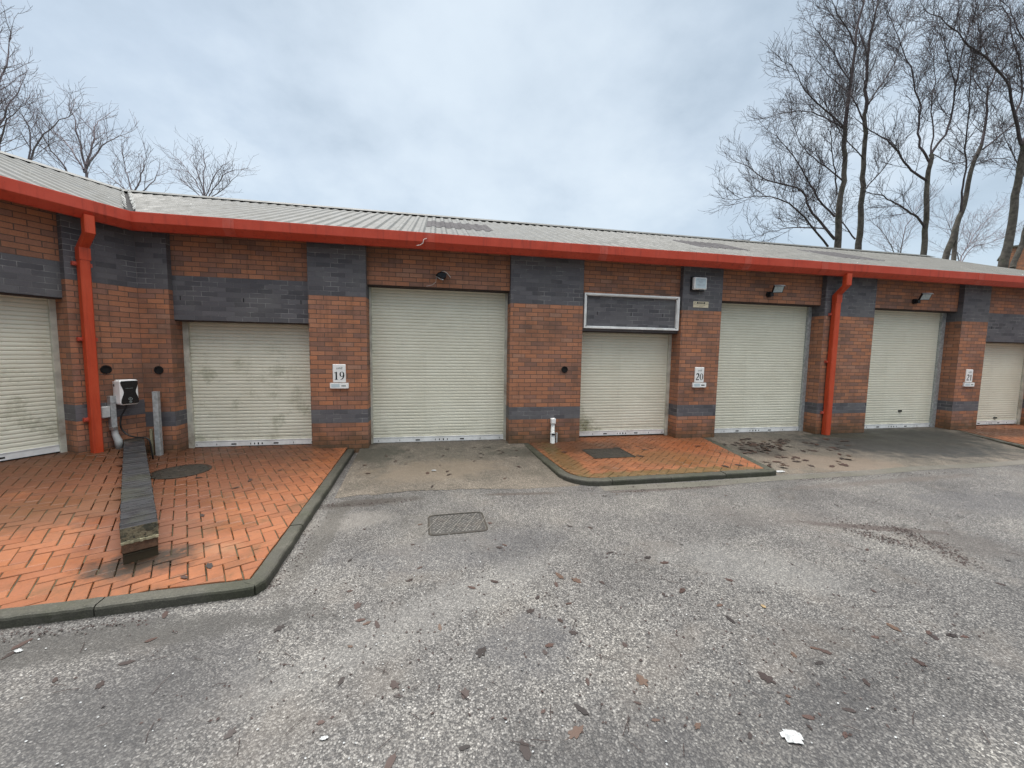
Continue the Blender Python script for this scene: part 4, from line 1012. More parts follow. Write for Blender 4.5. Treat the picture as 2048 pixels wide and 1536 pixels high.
def post(x_, y_, zb, zt, w_, label, mt):
    t = thing('post', label, 'post', (x_, y_, zb))
    m_ = MB(); h_ = zt - zb; b = 0.006
    o = [(-w_/2 + b, -w_/2), (w_/2 - b, -w_/2), (w_/2, -w_/2 + b), (w_/2, w_/2 - b), (w_/2 - b, w_/2), (-w_/2 + b, w_/2), (-w_/2, w_/2 - b), (-w_/2, -w_/2 + b)]
    for i in range(8):
        a, c_ = o[i], o[(i + 1) % 8]; m_.poly([(a[0], a[1], -0.05), (c_[0], c_[1], -0.05), (c_[0], c_[1], h_), (a[0], a[1], h_)])
    m_.build('shaft', mt, t)
    m_ = MB(); m_.poly([(q[0] * 1.03, q[1] * 1.03, h_ + 0.004) for q in o])
    for i in range(8):
        a, c_ = o[i], o[(i + 1) % 8]; m_.poly([(a[0] * 1.03, a[1] * 1.03, h_ - 0.01), (c_[0] * 1.03, c_[1] * 1.03, h_ - 0.01), (c_[0] * 1.03, c_[1] * 1.03, h_ + 0.004), (a[0] * 1.03, a[1] * 1.03, h_ + 0.004)])
    m_.build('end_cap', mt, t)
post(-4.165, -0.11, 0.02, 1.0, 0.07, 'tall galvanised square steel post left of the small left shutter', MAT['galv'])
post(-4.262, -0.10, 0.03, 0.425, 0.035, 'short pale green stained stake behind the galvanised post', MAT['mortar'])

# dwarf wall with brick-on-edge coping
dl = (DW1 - DW0).length
dw = thing('dwarf_wall', 'knee-high dark brick dwarf wall with wet grey coping running out from the corner', 'wall', DW0, math.atan2(dwd.y, dwd.x))
m_ = MB(); m_.box(0.012, dl, -0.1, 0.1, -0.1, 0.165); m_.build('brickwork', MAT['brown'], dw)
m_ = MB(); m_.box(-0.004, 0.205, -0.102, 0.104, 0.095, 0.163); m_.build('top_brick', MAT['endbrick'], dw)
m_ = MB()
for k in range(12):
    y0, y1 = -0.106 + 0.212 * k / 12, -0.106 + 0.212 * (k + 1) / 12; e = 0.006 * math.sin(k * 2.1) + rng.uniform(-0.004, 0.004)
    m_.box(-0.012 + e, dl, y0, y1, 0.165, 0.186 + rng.uniform(-0.004, 0.004))
m_.build('mortar_bed', MAT['mortar'], dw)
m_ = MB(); m_.rnd = []; x_ = 0.0; k = 0
while x_ < dl - 0.05:
    L = 0.066; dz = rng.uniform(-0.003, 0.003); rv = rng.random(); dy = rng.uniform(-0.003, 0.003); b = 0.004
    x0, x1, y0, y1, z0, z1 = x_, x_ + L, -0.107 + dy, 0.107 + dy, 0.182, 0.298 + dz
    if k == 0: z1 -= 0.006
    top = [(x0 + b, y0 + b, z1), (x1 - b, y0 + b, z1), (x1 - b, y1 - b, z1), (x0 + b, y1 - b, z1)]
    mid = [(x0, y0, z1 - b), (x1, y0, z1 - b), (x1, y1, z1 - b), (x0, y1, z1 - b)]
    bot = [(x0, y0, z0), (x1, y0, z0), (x1, y1, z0), (x0, y1, z0)]
    m_.poly(top, 0, None, rv)
    for i in range(4):
        j = (i + 1) % 4; m_.poly([mid[i], mid[j], top[j], top[i]], 0, None, rv); m_.poly([bot[i], bot[j], mid[j], mid[i]], 1 if (k == 0 and i == 3) else 0, None, rv)
    x_ += 0.0735; k += 1
m_.box(0.01, dl, -0.1, 0.1, 0.18, 0.292, 0)
m_.build('coping', [MAT['coping'], MAT['broken']], dw)

# covers
def round_cover():
    t = thing('round_cover', 'round dark iron manhole cover in the orange paving by the low wall', 'manhole cover', (-3.36, -1.02, pave_z(-3.36, -1.02) + 0.001))
    m_ = MB(); m_.ring_lathe((0, 0, 0), [(0.325, -0.02), (0.325, 0.006), (0.30, 0.008)], 32); m_.build('frame', MAT['cast'], t)
    m_ = MB(); m_.ring_lathe((0, 0, 0), [(0.296, 0.002), (0.29, 0.0075), (0.06, 0.0085), (0.05, 0.002), (0.0, 0.002)], 32)
    for a in range(0, 360, 30): m_.box(0.23 * math.cos(R(a)) - 0.012, 0.23 * math.cos(R(a)) + 0.012, 0.23 * math.sin(R(a)) - 0.012, 0.23 * math.sin(R(a)) + 0.012, 0.004, 0.011)
    m_.build('lid', MAT['cast'], t)
round_cover()
t = thing('square_cover', 'flat rusty square cover set in the paving of the small island', 'manhole cover', (2.83, -0.90, 0.006))
m_ = MB()
for (a, b, c_, d_) in ((-0.36, 0.36, -0.29, -0.27), (-0.36, 0.36, 0.27, 0.29), (-0.36, -0.34, -0.269, 0.269), (0.34, 0.36, -0.269, 0.269)): m_.box(a, b, c_, d_, -0.03, 0.007)
m_.build('frame', MAT['cast'], t)
m_ = MB(); m_.box(-0.334, 0.334, -0.264, 0.264, -0.03, 0.0055)
for sx in (-0.26, 0.26): m_.box(sx - 0.03, sx + 0.03, -0.012, 0.012, 0.004, 0.0085)
m_.build('lid', MAT['cast'], t)
t = thing('patterned_cover', 'grey patterned metal manhole cover with rounded corners in the asphalt', 'manhole cover', (0.205, -3.0, -0.0695), R(2))
m_ = MB(); o = rrect(-0.29, 0.29, -0.235, 0.235, 0.06); oi_ = rrect(-0.272, 0.272, -0.217, 0.217, 0.05)
n = len(o)
for i in range(n):
    j = (i + 1) % n
    m_.poly([(o[i][0], o[i][1], 0.004), (o[j][0], o[j][1], 0.004), (oi_[j][0], oi_[j][1], 0.005), (oi_[i][0], oi_[i][1], 0.005)])
    m_.poly([(o[i][0], o[i][1], -0.02), (o[j][0], o[j][1], -0.02), (o[j][0], o[j][1], 0.004), (o[i][0], o[i][1], 0.004)])
m_.build('frame', MAT['cast'], t)
MAT['tread2'] = simple('worn_grey_iron', (0.045, 0.043, 0.04), 0.6, 0.2, 0.3, 16, dirt=(0.07, 0.055, 0.043))
MAT['tread'] = simple('worn_tread_plate', (0.17, 0.163, 0.15), 0.5, 0.3, 0.3, 14, dirt=(0.12, 0.09, 0.065))
m_ = MB(); m_.poly([(a, b, 0.001) for a, b in rrect(-0.266, 0.266, -0.211, 0.211, 0.048)], 0)
for i in range(-8, 9):
    for j in range(-7, 8):
        u, v = i * 0.036 + (j % 2) * 0.018, j * 0.03
        if abs(u) < 0.245 and abs(v) < 0.19 and (i + 2 * j) % 7 != 0:
            s_ = 0.0105; zt = 0.0055
            P = [(u - s_ * 1.3, v), (u, v - s_), (u + s_ * 1.3, v), (u, v + s_)]
            m_.poly([(a * 1 + (u - a) * 0.3, b + (v - b) * 0.3, zt) for a, b in P], 1)
            for q in range(4):
                a, b = P[q], P[(q + 1) % 4]; A = (a[0] + (u - a[0]) * 0.3, a[1] + (v - a[1]) * 0.3, zt); B = (b[0] + (u - b[0]) * 0.3, b[1] + (v - b[1]) * 0.3, zt)
                m_.poly([(a[0], a[1], 0.001), (b[0], b[1], 0.001), B, A], 1)
for k in range(-2, 3):
    u = k * 0.13; m_.poly([(u - 0.09, -0.2, 0.0062), (u - 0.082, -0.2, 0.0062), (u + 0.1, 0.2, 0.0062), (u + 0.092, 0.2, 0.0062)], 1)
m_.build('lid', [MAT['tread2'], MAT['tread']], t)

# ------------------------------------------------------------------ trees
def seg_r(r0, n, p_=1.0, r1=0.004): return [r0 + (r1 - r0) * (i / (n - 1)) ** p_ for i in range(n)]
class Tree:
    def __init__(s, seed, tw=0.9, upb=0.55, dens=1.3, ls=1.0):
        s.dens = dens; s.ls = ls; s.r = random.Random(seed); s.trunk = MB(); s.crown = MB(); s.tw = tw; s.upb = upb
    def branch(s, p0, d, L, r0, lvl):
        r = s.r; n = (6, 4, 3)[lvl - 1]
        pts = [p0]; dirs = [d]; q = p0; dd = d.normalized(); wig = (0.09, 0.12, 0.15)[lvl - 1]
        for i in range(n):
            dd = (dd + Vector((r.gauss(0, wig), r.gauss(0, wig), r.gauss(0, wig * 0.7) + s.upb * (0.16, 0.2, 0.15)[lvl - 1]))).normalized()
            q = q + dd * (L / n); pts.append(q); dirs.append(dd)
        rt_ = (0.009, 0.0068, 0.0054)[lvl - 1] * s.tw
        rs = max(r0, rt_ * 1.15)
        s.crown.tube(pts, [rs + (rt_ - rs) * i / n for i in range(n + 1)], 4 if lvl == 1 else 3, 0, False)
        if lvl >= 3: return
        step = (0.27, 0.25)[lvl - 1] / s.dens
        t = step * r.uniform(0.3, 1.0)
        while t < L:
            f = t / L * n; i = min(n - 1, int(f)); b = pts[i].lerp(pts[i + 1], f - i); dl_ = dirs[i + 1]
            ang = R(r.uniform(25, 58)); az_ = r.uniform(0, 2 * math.pi)
            o = dl_.orthogonal().normalized(); o2 = dl_.cross(o)
            nd = dl_ * math.cos(ang) + (o * math.cos(az_) + o2 * math.sin(az_)) * math.sin(ang)
            cl = r.uniform(0.5, 1.35) * (1 - 0.3 * t / L) if lvl == 1 else r.uniform(0.25, 0.6)
            s.branch(b, nd, cl * s.ls, (0.010, 0.007)[lvl - 1] * s.tw, lvl + 1)
            t += step * r.uniform(0.55, 1.45)
    def limb(s, px, Y, r0, r1, dY=0.0, into='crown', spawn=0.5, blen=2.2, start=0.15):
        """traced limb: picture outline points carried to their own depth, drifting dY along its length"""
        n = len(px); P = [at_depth(a, b, Y + dY * (i / max(1, n - 1)) ** 1.2) for i, (a, b) in enumerate(px)]
        P = smooth_path(P, 3); n = len(P)
        P = [q + Vector((s.r.gauss(0, .02), s.r.gauss(0, .03), s.r.gauss(0, .02))) * (1 if 0 < i < n - 1 else 0) for i, q in enumerate(P)]
        rr_ = [r0 + (r1 - r0) * (i / (n - 1)) ** 0.85 for i in range(n)]
        (s.trunk if into == 'trunk' else s.crown).tube(P, rr_, 9 if into == 'trunk' else 6, 0, False)
        cum = [0]
        for i in range(n - 1): cum.append(cum[-1] + (P[i + 1] - P[i]).length)
        L = cum[-1]; t = L * start; sg = 1
        if spawn:
            while t < L:
                i = max(k for k in range(n - 1) if cum[k] <= t); f = (t - cum[i]) / max(1e-6, cum[i + 1] - cum[i])
                b = P[i].lerp(P[i + 1], f); d = (P[i + 1] - P[i]).normalized()
                ang = R(s.r.uniform(30, 65)); az_ = s.r.uniform(0, 2 * math.pi)
                o = d.orthogonal().normalized(); o2 = d.cross(o)
                nd = d * math.cos(ang) + (o * math.cos(az_) + o2 * math.sin(az_)) * math.sin(ang)
                nd.z += 0.12
                fr = t / L
                s.branch(b, nd, blen * s.r.uniform(0.6, 1.55) * (1 - 0.4 * fr), max(0.012, min(0.019, rr_[i] * 0.4)), 1)
                t += spawn * 0.72 * s.r.uniform(0.5, 1.5)
            s.branch(P[-1], (P[-1] - P[-2]).normalized(), blen * 0.7, r1 * 0.9, 1)
    def done(s, label, base, cat='tree'):
        t = thing('bare_tree', label, cat, base, 0, 'bare winter trees behind the roofs')
        for mb_ in (s.trunk, s.crown): mb_.v = [q - Vector(base) for q in mb_.v]
        s.trunk.build('trunk', MAT['bark'], t, True); s.crown.build('crown', getattr(s, 'mt', MAT['twig']), t)
C4 = lambda L: [(1400 + a / 2.56, b / 2.56) for a, b in L]
def trunk_to_ground(T, px, Y, r0, r1):
    P0 = at_depth(px[0][0], px[0][1], Y); P1 = at_depth(px[1][0], px[1][1], Y)
    base = Vector((P0.x - 0.1 * (P1.x - P0.x), Y, -0.2))
    pts = [base, base.lerp(P0, 0.5) + Vector((0.03, 0, 0)), P0]
    T.trunk.tube(smooth_path(pts, 3), [r0 * 1.35, r0 * 1.2, r0 * 1.12, r0 * 1.08, r0 * 1.05, r0 * 1.02, r0], 9, 0, False)
    T.limb(px, Y, r0, r1, 0, 'trunk', 0)
    return base

# A: left trunk of the right-hand stand
T = Tree(1); Y = 13.0; px = C4([(705, 1265), (710, 1120), (716, 1030), (736, 930), (740, 800), (744, 650)])
ba = trunk_to_ground(T, px, Y, 0.182, 0.109)
T.limb(C4([(744, 650), (762, 500), (782, 350), (796, 230), (815, 100), (850, -20), (880, -120)]), Y, 0.112, 0.030, 0.4, 'crown', 0.42, 2.2, 0)
T.limb(C4([(690, 1225), (620, 1140), (560, 1070), (525, 980), (430, 945), (330, 915), (260, 860), (190, 830)]), Y, 0.080, 0.016, 1.2, 'crown', 0.42, 2.0)
T.limb(C4([(655, 1262), (560, 1150), (480, 1060), (400, 1020), (290, 1003), (200, 1020)]), Y, 0.064, 0.014, -1.6, 'crown', 0.42, 1.8)
T.limb(C4([(690, 1110), (600, 1010), (540, 900), (480, 800), (430, 740), (380, 690)]), Y, 0.060, 0.014, 0.8, 'crown', 0.42, 1.8)
T.limb(C4([(738, 650), (640, 560), (560, 490), (500, 390), (450, 320)]), Y, 0.056, 0.013, -0.9, 'crown', 0.42, 1.9)
T.limb(C4([(735, 660), (640, 600), (540, 570), (440, 575), (350, 600)]), Y, 0.044, 0.012, 1.5, 'crown', 0.42, 1.7)
T.limb(C4([(776, 440), (710, 320), (650, 220), (590, 150)]), Y, 0.048, 0.012, 1.0, 'crown', 0.42, 1.9)
T.limb(C4([(796, 240), (745, 130), (690, 40), (660, -60)]), Y, 0.044, 0.012, -1.0, 'crown', 0.42, 1.8)
T.limb(C4([(700, 1000), (685, 880), (672, 760), (668, 640), (640, 520)]), Y, 0.040, 0.012, -1.4, 'crown', 0.42, 1.7)
T.limb(C4([(735, 930), (640, 850), (560, 790), (500, 700), (470, 600)]), Y, 0.044, 0.012, 1.8, 'crown', 0.42, 1.7)
T.limb(C4([(640, 1170), (520, 1165), (420, 1175), (350, 1190), (260, 1220)]), Y, 0.040, 0.010, 0.9, 'crown', 0.45, 1.5)
T.done('tall bare tree with the leftmost trunk of the right-hand stand and limbs spreading left', ba)
# B
T = Tree(2); Y = 14.0; px = C4([(810, 1275), (823, 1150), (833, 1000), (838, 860), (845, 680), (850, 560)])
ba = trunk_to_ground(T, px, Y, 0.182, 0.101)
T.limb(C4([(850, 560), (850, 400), (862, 250), (890, 120), (915, -10), (930, -120)]), Y, 0.104, 0.030, 0.5, 'crown', 0.42, 2.1, 0)
T.limb(C4([(842, 630), (780, 500), (710, 430), (640, 360), (580, 280)]), Y, 0.048, 0.012, 1.4, 'crown', 0.45, 1.8)
T.limb(C4([(852, 965), (930, 880), (990, 790), (1040, 730)]), Y, 0.040, 0.012, -1.0, 'crown', 0.45, 1.6)
T.limb(C4([(840, 820), (770, 740), (700, 640), (660, 560)]), Y, 0.044, 0.012, -1.2, 'crown', 0.45, 1.7)
T.limb(C4([(795, 1225), (735, 1150), (680, 1080), (640, 1000)]), Y, 0.048, 0.012, 1.0, 'crown', 0.45, 1.6)
T.limb(C4([(856, 540), (930, 430), (990, 330), (1030, 220), (1060, 110)]), Y, 0.048, 0.012, 0.9, 'crown', 0.42, 1.9)
T.limb(C4([(860, 280), (820, 180), (790, 60), (780, -40)]), Y, 0.040, 0.012, 0.9, 'crown', 0.45, 1.7)
T.done('tall bare tree with the second straight trunk from the left in the right-hand stand', ba)
# C: forked
T = Tree(3); Y = 12.0; px = C4([(1143, 1310), (1153, 1180), (1160, 1000), (1170, 870), (1182, 790)])
ba = trunk_to_ground(T, px, Y, 0.152, 0.101)
T.limb(C4([(1175, 830), (1140, 770), (1120, 680), (1122, 550), (1095, 420), (1060, 310), (1010, 190), (970, 80)]), Y, 0.076, 0.014, 0.8, 'crown', 0.42, 1.8, 0.2)
T.limb(C4([(1185, 785), (1250, 690), (1295, 560), (1312, 430), (1330, 330), (1365, 200), (1390, 80)]), Y, 0.068, 0.014, -0.8, 'crown', 0.42, 1.8, 0.2)
T.limb(C4([(1182, 785), (1192, 650), (1182, 540), (1205, 420), (1195, 300), (1215, 180)]), Y, 0.048, 0.012, 1.2, 'crown', 0.42, 1.7, 0.2)
T.limb(C4([(1160, 925), (1110, 890), (1050, 825), (990, 750), (930, 700), (852, 655), (800, 610)]), Y, 0.072, 0.018, 0.5, 'crown', 0.5, 1.5)
T.limb(C4([(1150, 1165), (1110, 1110), (1060, 1080), (1000, 1040), (940, 1005), (860, 985)]), Y, 0.072, 0.025, -0.4, 'crown', 0.55, 1.3)
T.limb(C4([(1195, 790), (1280, 830), (1350, 830), (1420, 800)]), Y, 0.028, 0.010, 0.9, 'crown', 0.5, 1.4)
T.limb(C4([(1310, 430), (1275, 330), (1260, 230), (1230, 120)]), Y, 0.036, 0.010, 0.4, 'crown', 0.42, 1.7)
T.done('bare tree with a slim trunk forking into a lyre shape, middle of the right-hand stand', ba)
# D: leaning
T = Tree(4); Y = 12.5; px = C4([(1255, 1330), (1310, 1160), (1350, 1050), (1385, 880), (1440, 745)])
ba = trunk_to_ground(T, px, Y, 0.167, 0.094)
T.trunk.tube([at_depth(*C4([(1298, 1335)])[0], Y), at_depth(*C4([(1305, 1250)])[0], Y), at_depth(*C4([(1318, 1150)])[0], Y)], [0.12, 0.11, 0.1], 8)
T.limb(C4([(1440, 745), (1463, 620), (1470, 480), (1505, 400), (1530, 290), (1560, 170)]), Y, 0.088, 0.014, 0.8, 'crown', 0.42, 1.8, 0.1)
T.limb(C4([(1338, 1085), (1342, 985), (1358, 870), (1362, 720), (1378, 560), (1383, 420), (1395, 280), (1410, 150)]), Y, 0.068, 0.013, -1.0, 'crown', 0.42, 1.7, 0.25)
T.limb(C4([(1448, 765), (1540, 690), (1610, 630), (1680, 580)]), Y, 0.056, 0.020, 0.4, 'crown', 0.45, 1.6)
T.limb(C4([(1465, 480), (1420, 440), (1400, 370), (1390, 300)]), Y, 0.028, 0.010, 0.6, 'crown', 0.45, 1.5)
T.limb(C4([(1400, 850), (1500, 810), (1580, 820), (1640, 900)]), Y, 0.028, 0.008, -0.8, 'crown', 0.5, 1.5)
T.done('bare tree leaning right with a doubled base in the right-hand stand', ba)
# E: big one at the right edge
T = Tree(5); Y = 11.5; px = C4([(1550, 1365), (1590, 1200), (1620, 1000), (1640, 850), (1652, 730)])
ba = trunk_to_ground(T, px, Y, 0.228, 0.133)
T.limb(C4([(1645, 740), (1612, 600), (1590, 480), (1540, 380), (1450, 290), (1350, 200), (1260, 120), (1150, 50)]), Y, 0.096, 0.016, -0.8, 'crown', 0.42, 1.8, 0.2)
T.limb(C4([(1655, 730), (1690, 600), (1690, 450), (1720, 300), (1740, 150)]), Y, 0.104, 0.030, 0.8, 'crown', 0.42, 1.8, 0.1)
T.limb(C4([(1610, 600), (1650, 480), (1640, 330), (1600, 200), (1580, 60), (1520, 30), (1440, 30)]), Y, 0.056, 0.012, 0.9, 'crown', 0.42, 1.8)
T.limb(C4([(1720, 300), (1640, 180), (1600, 80), (1540, -20)]), Y, 0.048, 0.012, 0.6, 'crown', 0.42, 1.8)
T.limb(C4([(1540, 380), (1480, 310), (1440, 200), (1420, 60)]), Y, 0.040, 0.012, 0.9, 'crown', 0.42, 1.8)
T.done('bare tree with the thickest leaning trunk at the right edge of the right-hand stand', ba)
# F: thin one behind at the very edge
T = Tree(6); Y = 12.2; px = C4([(1600, 1372), (1640, 1270), (1672, 1150), (1700, 1000)])
ba = trunk_to_ground(T, px, Y, 0.152, 0.101)
T.limb(C4([(1700, 1000), (1720, 800), (1760, 600), (1780, 400), (1790, 200)]), Y, 0.104, 0.020, 0.8, 'crown', 0.5, 2.0, 0.0)
T.limb(C4([(1705, 960), (1640, 860), (1580, 740), (1530, 640)]), Y, 0.040, 0.010, 0.8, 'crown', 0.45, 1.7)
T.done('slim dark bare tree half cut off behind the thickest trunk at the right edge', ba)
# haze-paled background saplings seen low between the trunks
def bush(seed, pxs, Y, label, blen=1.8, r0=0.05, spread=1.0):
    T = Tree(seed, 0.66, 0.5, 1.0, 0.85); T.mt = MAT['twig_hazed']
    b0 = at_depth(*pxs[0][0], Y); ba = Vector((b0.x, Y, -0.2))
    T.trunk.tube([ba, ba.lerp(b0, 0.6), b0], [r0 * 1.6, r0 * 1.4, r0 * 1.2], 7, 0, False)
    for k, q in enumerate(pxs):
        T.limb(q, Y, r0 * (0.9 if k else 1.1), 0.011, T.r.uniform(-spread, spread), 'crown', 0.4, blen, 0.12)
    T.done(label, ba)
bush(21, [[(1800, 530), (1805, 480), (1820, 440), (1850, 400)], [(1800, 530), (1770, 470), (1740, 440)]], 20, 'thin pale sapling low between the forked and second trunks, behind the roof', 2.4)
bush(22, [[(1920, 530), (1930, 500), (1960, 455), (1990, 420)], [(1920, 530), (1945, 495), (1980, 485), (2020, 470)], [(1920, 530), (1905, 470), (1890, 430)]], 19, 'thin pale sapling low in the gap left of the thickest trunk', 2.4)
# left-hand trees over the wing roof
bush(31, [[(-30, 310), (-25, 220), (-20, 120), (-15, 20)], [(-28, 260), (-5, 180), (10, 130), (22, 60)], [(-28, 300), (0, 250), (25, 200), (45, 165)], [(-30, 250), (-60, 150), (-70, 60)]], 12.5, 'bare tree cut off by the left edge above the wing roof', 1.1, 0.055)
bush(32, [[(-5, 320), (0, 280), (15, 240), (40, 215)], [(-5, 320), (-2, 260), (-10, 200)], [(52, 335), (80, 280), (110, 250), (145, 228)], [(52, 335), (60, 280), (50, 240), (30, 215)]], 13.5, 'low twiggy bare tree leaning right just inside the left edge', 1.1, 0.04)
bush(33, [[(170, 372), (170, 330), (160, 290), (150, 245), (140, 215)], [(168, 345), (190, 310), (215, 285), (245, 270)], [(168, 340), (145, 300), (110, 265)], [(150, 370), (130, 335), (100, 300), (85, 270)], [(172, 330), (185, 290), (190, 255), (200, 240)]], 14, 'round bare tree with crossing twigs, second from the left above the wing roof', 1.15, 0.05)
bush(34, [[(268, 395), (280, 360), (290, 330), (292, 315)], [(268, 395), (258, 360), (250, 335), (245, 310)], [(268, 395), (300, 370), (315, 345)], [(268, 395), (240, 370), (215, 350)]], 15, 'small bare tree right above the valley where the roofs meet', 0.95, 0.035)
bush(35, [[(410, 400), (408, 360), (408, 320), (404, 308)], [(410, 400), (390, 360), (370, 335), (352, 315)], [(410, 400), (425, 360), (440, 335), (450, 330)], [(412, 402), (445, 380), (470, 355)], [(408, 390), (395, 345), (380, 320)], [(412, 400), (435, 365), (455, 345), (478, 340)], [(410, 400), (380, 375), (360, 355)]], 16, 'rightmost small fan-shaped bare tree of the left-hand group', 0.75, 0.03, 0.6)

# far brick building at the right edge
bx = at_depth(2034, 494, 24)
t = thing('brick_house', 'dark red brick building glimpsed behind the trunks at the right edge', 'building', (bx.x, 24, 0), R(-58))
m_ = MB(); m_.box(-0.6, 14, 0, 8, -0.2, bx.z, 0); m_.build('wall', MAT['red'], t)
m_ = MB(); m_.box(-0.7, 14.1, -0.1, 8.1, bx.z, bx.z + 0.18, 0); m_.build('parapet_coping', MAT['channel'], t)
m_ = MB()
m_.box(3.0, 4.4, -0.012, 0.05, bx.z - 3.0, bx.z - 1.2, 0); m_.build('window', MAT['dark'], t)

# ------------------------------------------------------------------ fallen leaves and litter
def leaf_mesh(seed):
    r = random.Random(seed); m_ = MB(); n = 16; cur = r.uniform(0.02, 0.16); el = r.uniform(0.5, 0.9); ph = r.uniform(0, 6)
    ring = lambda f: [Vector((f * x_, f * y_, 0.02 + cur * (f * y_) ** 2 * 2 + 0.1 * cur * math.sin(3 * x_ + ph) * f)) for x_, y_ in pts2]
    pts2 = []
    for k in range(n):
        a = 2 * math.pi * k / n; tip = max(0, math.cos(a)) ** 6 * 0.22
        rad = 0.5 + tip + r.uniform(-0.07, 0.07) - ((0.17 if seed % 2 else 0.06) if k % 3 == 1 else 0)
        pts2.append((rad * math.cos(a), rad * math.sin(a) * el))
    outer, inner = ring(1.0), ring(0.5); c0 = Vector((0, 0, 0.012))
    for k in range(n):
        j = (k + 1) % n
        m_.poly([inner[k], outer[k], outer[j], inner[j]]); m_.poly([c0, inner[k], inner[j]])
    m_.tube([Vector((-0.46, 0, 0.03)), Vector((-0.62, 0.02, 0.03)), Vector((-0.78, 0.07, 0.03))], 0.013, 4, 0, False)
    return m_
protos = [leaf_mesh(50 + k) for k in range(5)]
lobj = []
def place_leaf(P, size, label, group):
    k = rng.randrange(5)
    if k < len(lobj): o = lobj[k].copy(); COL.objects.link(o)
    else:
        o = protos[len(lobj)].build('fallen_leaf', MAT['leaf']); lobj.append(o)
    o.location = P; o.scale = (size, size * rng.uniform(0.8, 1.1), size * rng.uniform(0.05, 0.3))
    o.rotation_euler = (rng.uniform(-0.05, 0.05), rng.uniform(-0.05, 0.05), rng.uniform(0, 6.28))
    if 'wet' in label: o.scale.z = size * rng.uniform(0.4, 1.3); o.rotation_euler.x *= 4
    tag(o, label, 'leaf', group)
near = [(1050, 1497, 38), (1150, 1465, 38), (1165, 1420, 34), (1535, 1357, 30), (1285, 1362, 28), (1175, 1362, 16), (962, 1305, 28), (1060, 1222, 18), (1120, 1152, 24), (1152, 1160, 20), (1112, 1168, 16), (1462, 1240, 22),
        (1652, 1303, 22), (1628, 1296, 18), (1788, 1255, 24), (1868, 1273, 18), (715, 1210, 20), (755, 1250, 24), (720, 1240, 18), (945, 1175, 18), (780, 1525, 40), (927, 1495, 22), (462, 1465, 24), (255, 1325, 24),
        (560, 1255, 22), (330, 1228, 24), (682, 1362, 20), (930, 1385, 22), (790, 1370, 24), (798, 1392, 18), (1700, 1420, 22), (1640, 1325, 20), (1840, 1325, 24), (1905, 1270, 20), (1930, 1273, 16), (1090, 1305, 14),
        (1148, 1265, 16), (1100, 1290, 18), (1220, 1105, 14), (1180, 1055, 12), (990, 1163, 16), (1075, 1195, 14), (1295, 1115, 16), (1330, 1125, 18), (1365, 1180, 20), (1440, 1210, 14), (1330, 1190, 14), (1460, 1160, 16),
        (880, 1255, 18), (820, 1160, 14), (840, 1135, 12), (1000, 1095, 14), (1010, 1090, 12), (700, 1120, 12), (1250, 1290, 14), (1310, 1440, 16), (1395, 1452, 18), (1500, 1470, 16), (1690, 1470, 16), (1120, 1240, 14),
        (640, 1445, 14), (300, 1280, 18), (200, 1370, 22), (40, 1290, 30), (20, 1308, 22), (110, 1360, 16)]
for (a, b, s_) in near:
    P = on_ground(a, b, -0.067); dist = (P - CAM).dot(FW); place_leaf(P, max(0.025, s_ * dist / F_PX * 0.9), 'dead brown leaf lying flat on the grey asphalt yard', 'dead leaves strewn over the asphalt')
for k in range(45):
    a, b = rng.uniform(620, 2040), 985 + 470 * rng.random() ** 1.8
    P = on_ground(a, b, -0.067)
    if P.y > -2.5: continue
    place_leaf(P, rng.uniform(0.02, 0.05), 'dead brown leaf lying flat on the grey asphalt yard', 'dead leaves strewn over the asphalt')
for k in range(135):
    if k < 75: a, b = rng.gauss(1514, 34), rng.gauss(892, 6.5)
    else: a, b = rng.uniform(1470, 1700), rng.uniform(880, 935)
    P = on_ground(a, b, -0.03)
    if P.x < 5.35 + (P.y) * 0.25 or P.y < -2.0 or P.y > 0.1: continue
    P.z = apron_z(P.x, P.y) + 0.008
    place_leaf(P, rng.uniform(0.07, 0.13), 'dark wet leaf in the scatter on the concrete between island and right downpipe', 'wet leaves scattered on the right concrete apron')
for k in range(30):
    P = Vector((rng.uniform(-1.1, 1.6), rng.uniform(-1.95, -0.1), 0)); P.z = apron_z(P.x, P.y) + 0.006
    if P.x > 1.5: continue
    place_leaf(P, rng.uniform(0.03, 0.08), 'small dark leaf on the concrete ramp before the widest shutter', 'small leaves on the middle ramp')
for (a, b) in [(765, 901), (1232, 895), (1275, 893), (1290, 899), (1280, 912), (1128, 904), (1480, 930), (1450, 932), (1300, 896), (1440, 905), (1395, 892)]:
    P = on_ground(a, b, 0.012); place_leaf(P, rng.uniform(0.06, 0.11), 'dark leaf on the orange pavers of the small island', 'leaves on the island paving') if P.x > 1.7 else None
for (a, b) in [(405, 1030), (418, 1130), (367, 1153), (396, 955), (300, 890), (470, 975), (610, 920), (500, 960), (100, 932), (560, 940)]:
    P = on_ground(a, b, 0.02); P.z = pave_z(P.x, P.y) + 0.006; place_leaf(P, rng.uniform(0.05, 0.09), 'dark curled leaf on the left orange paving', 'leaves on the left paving')

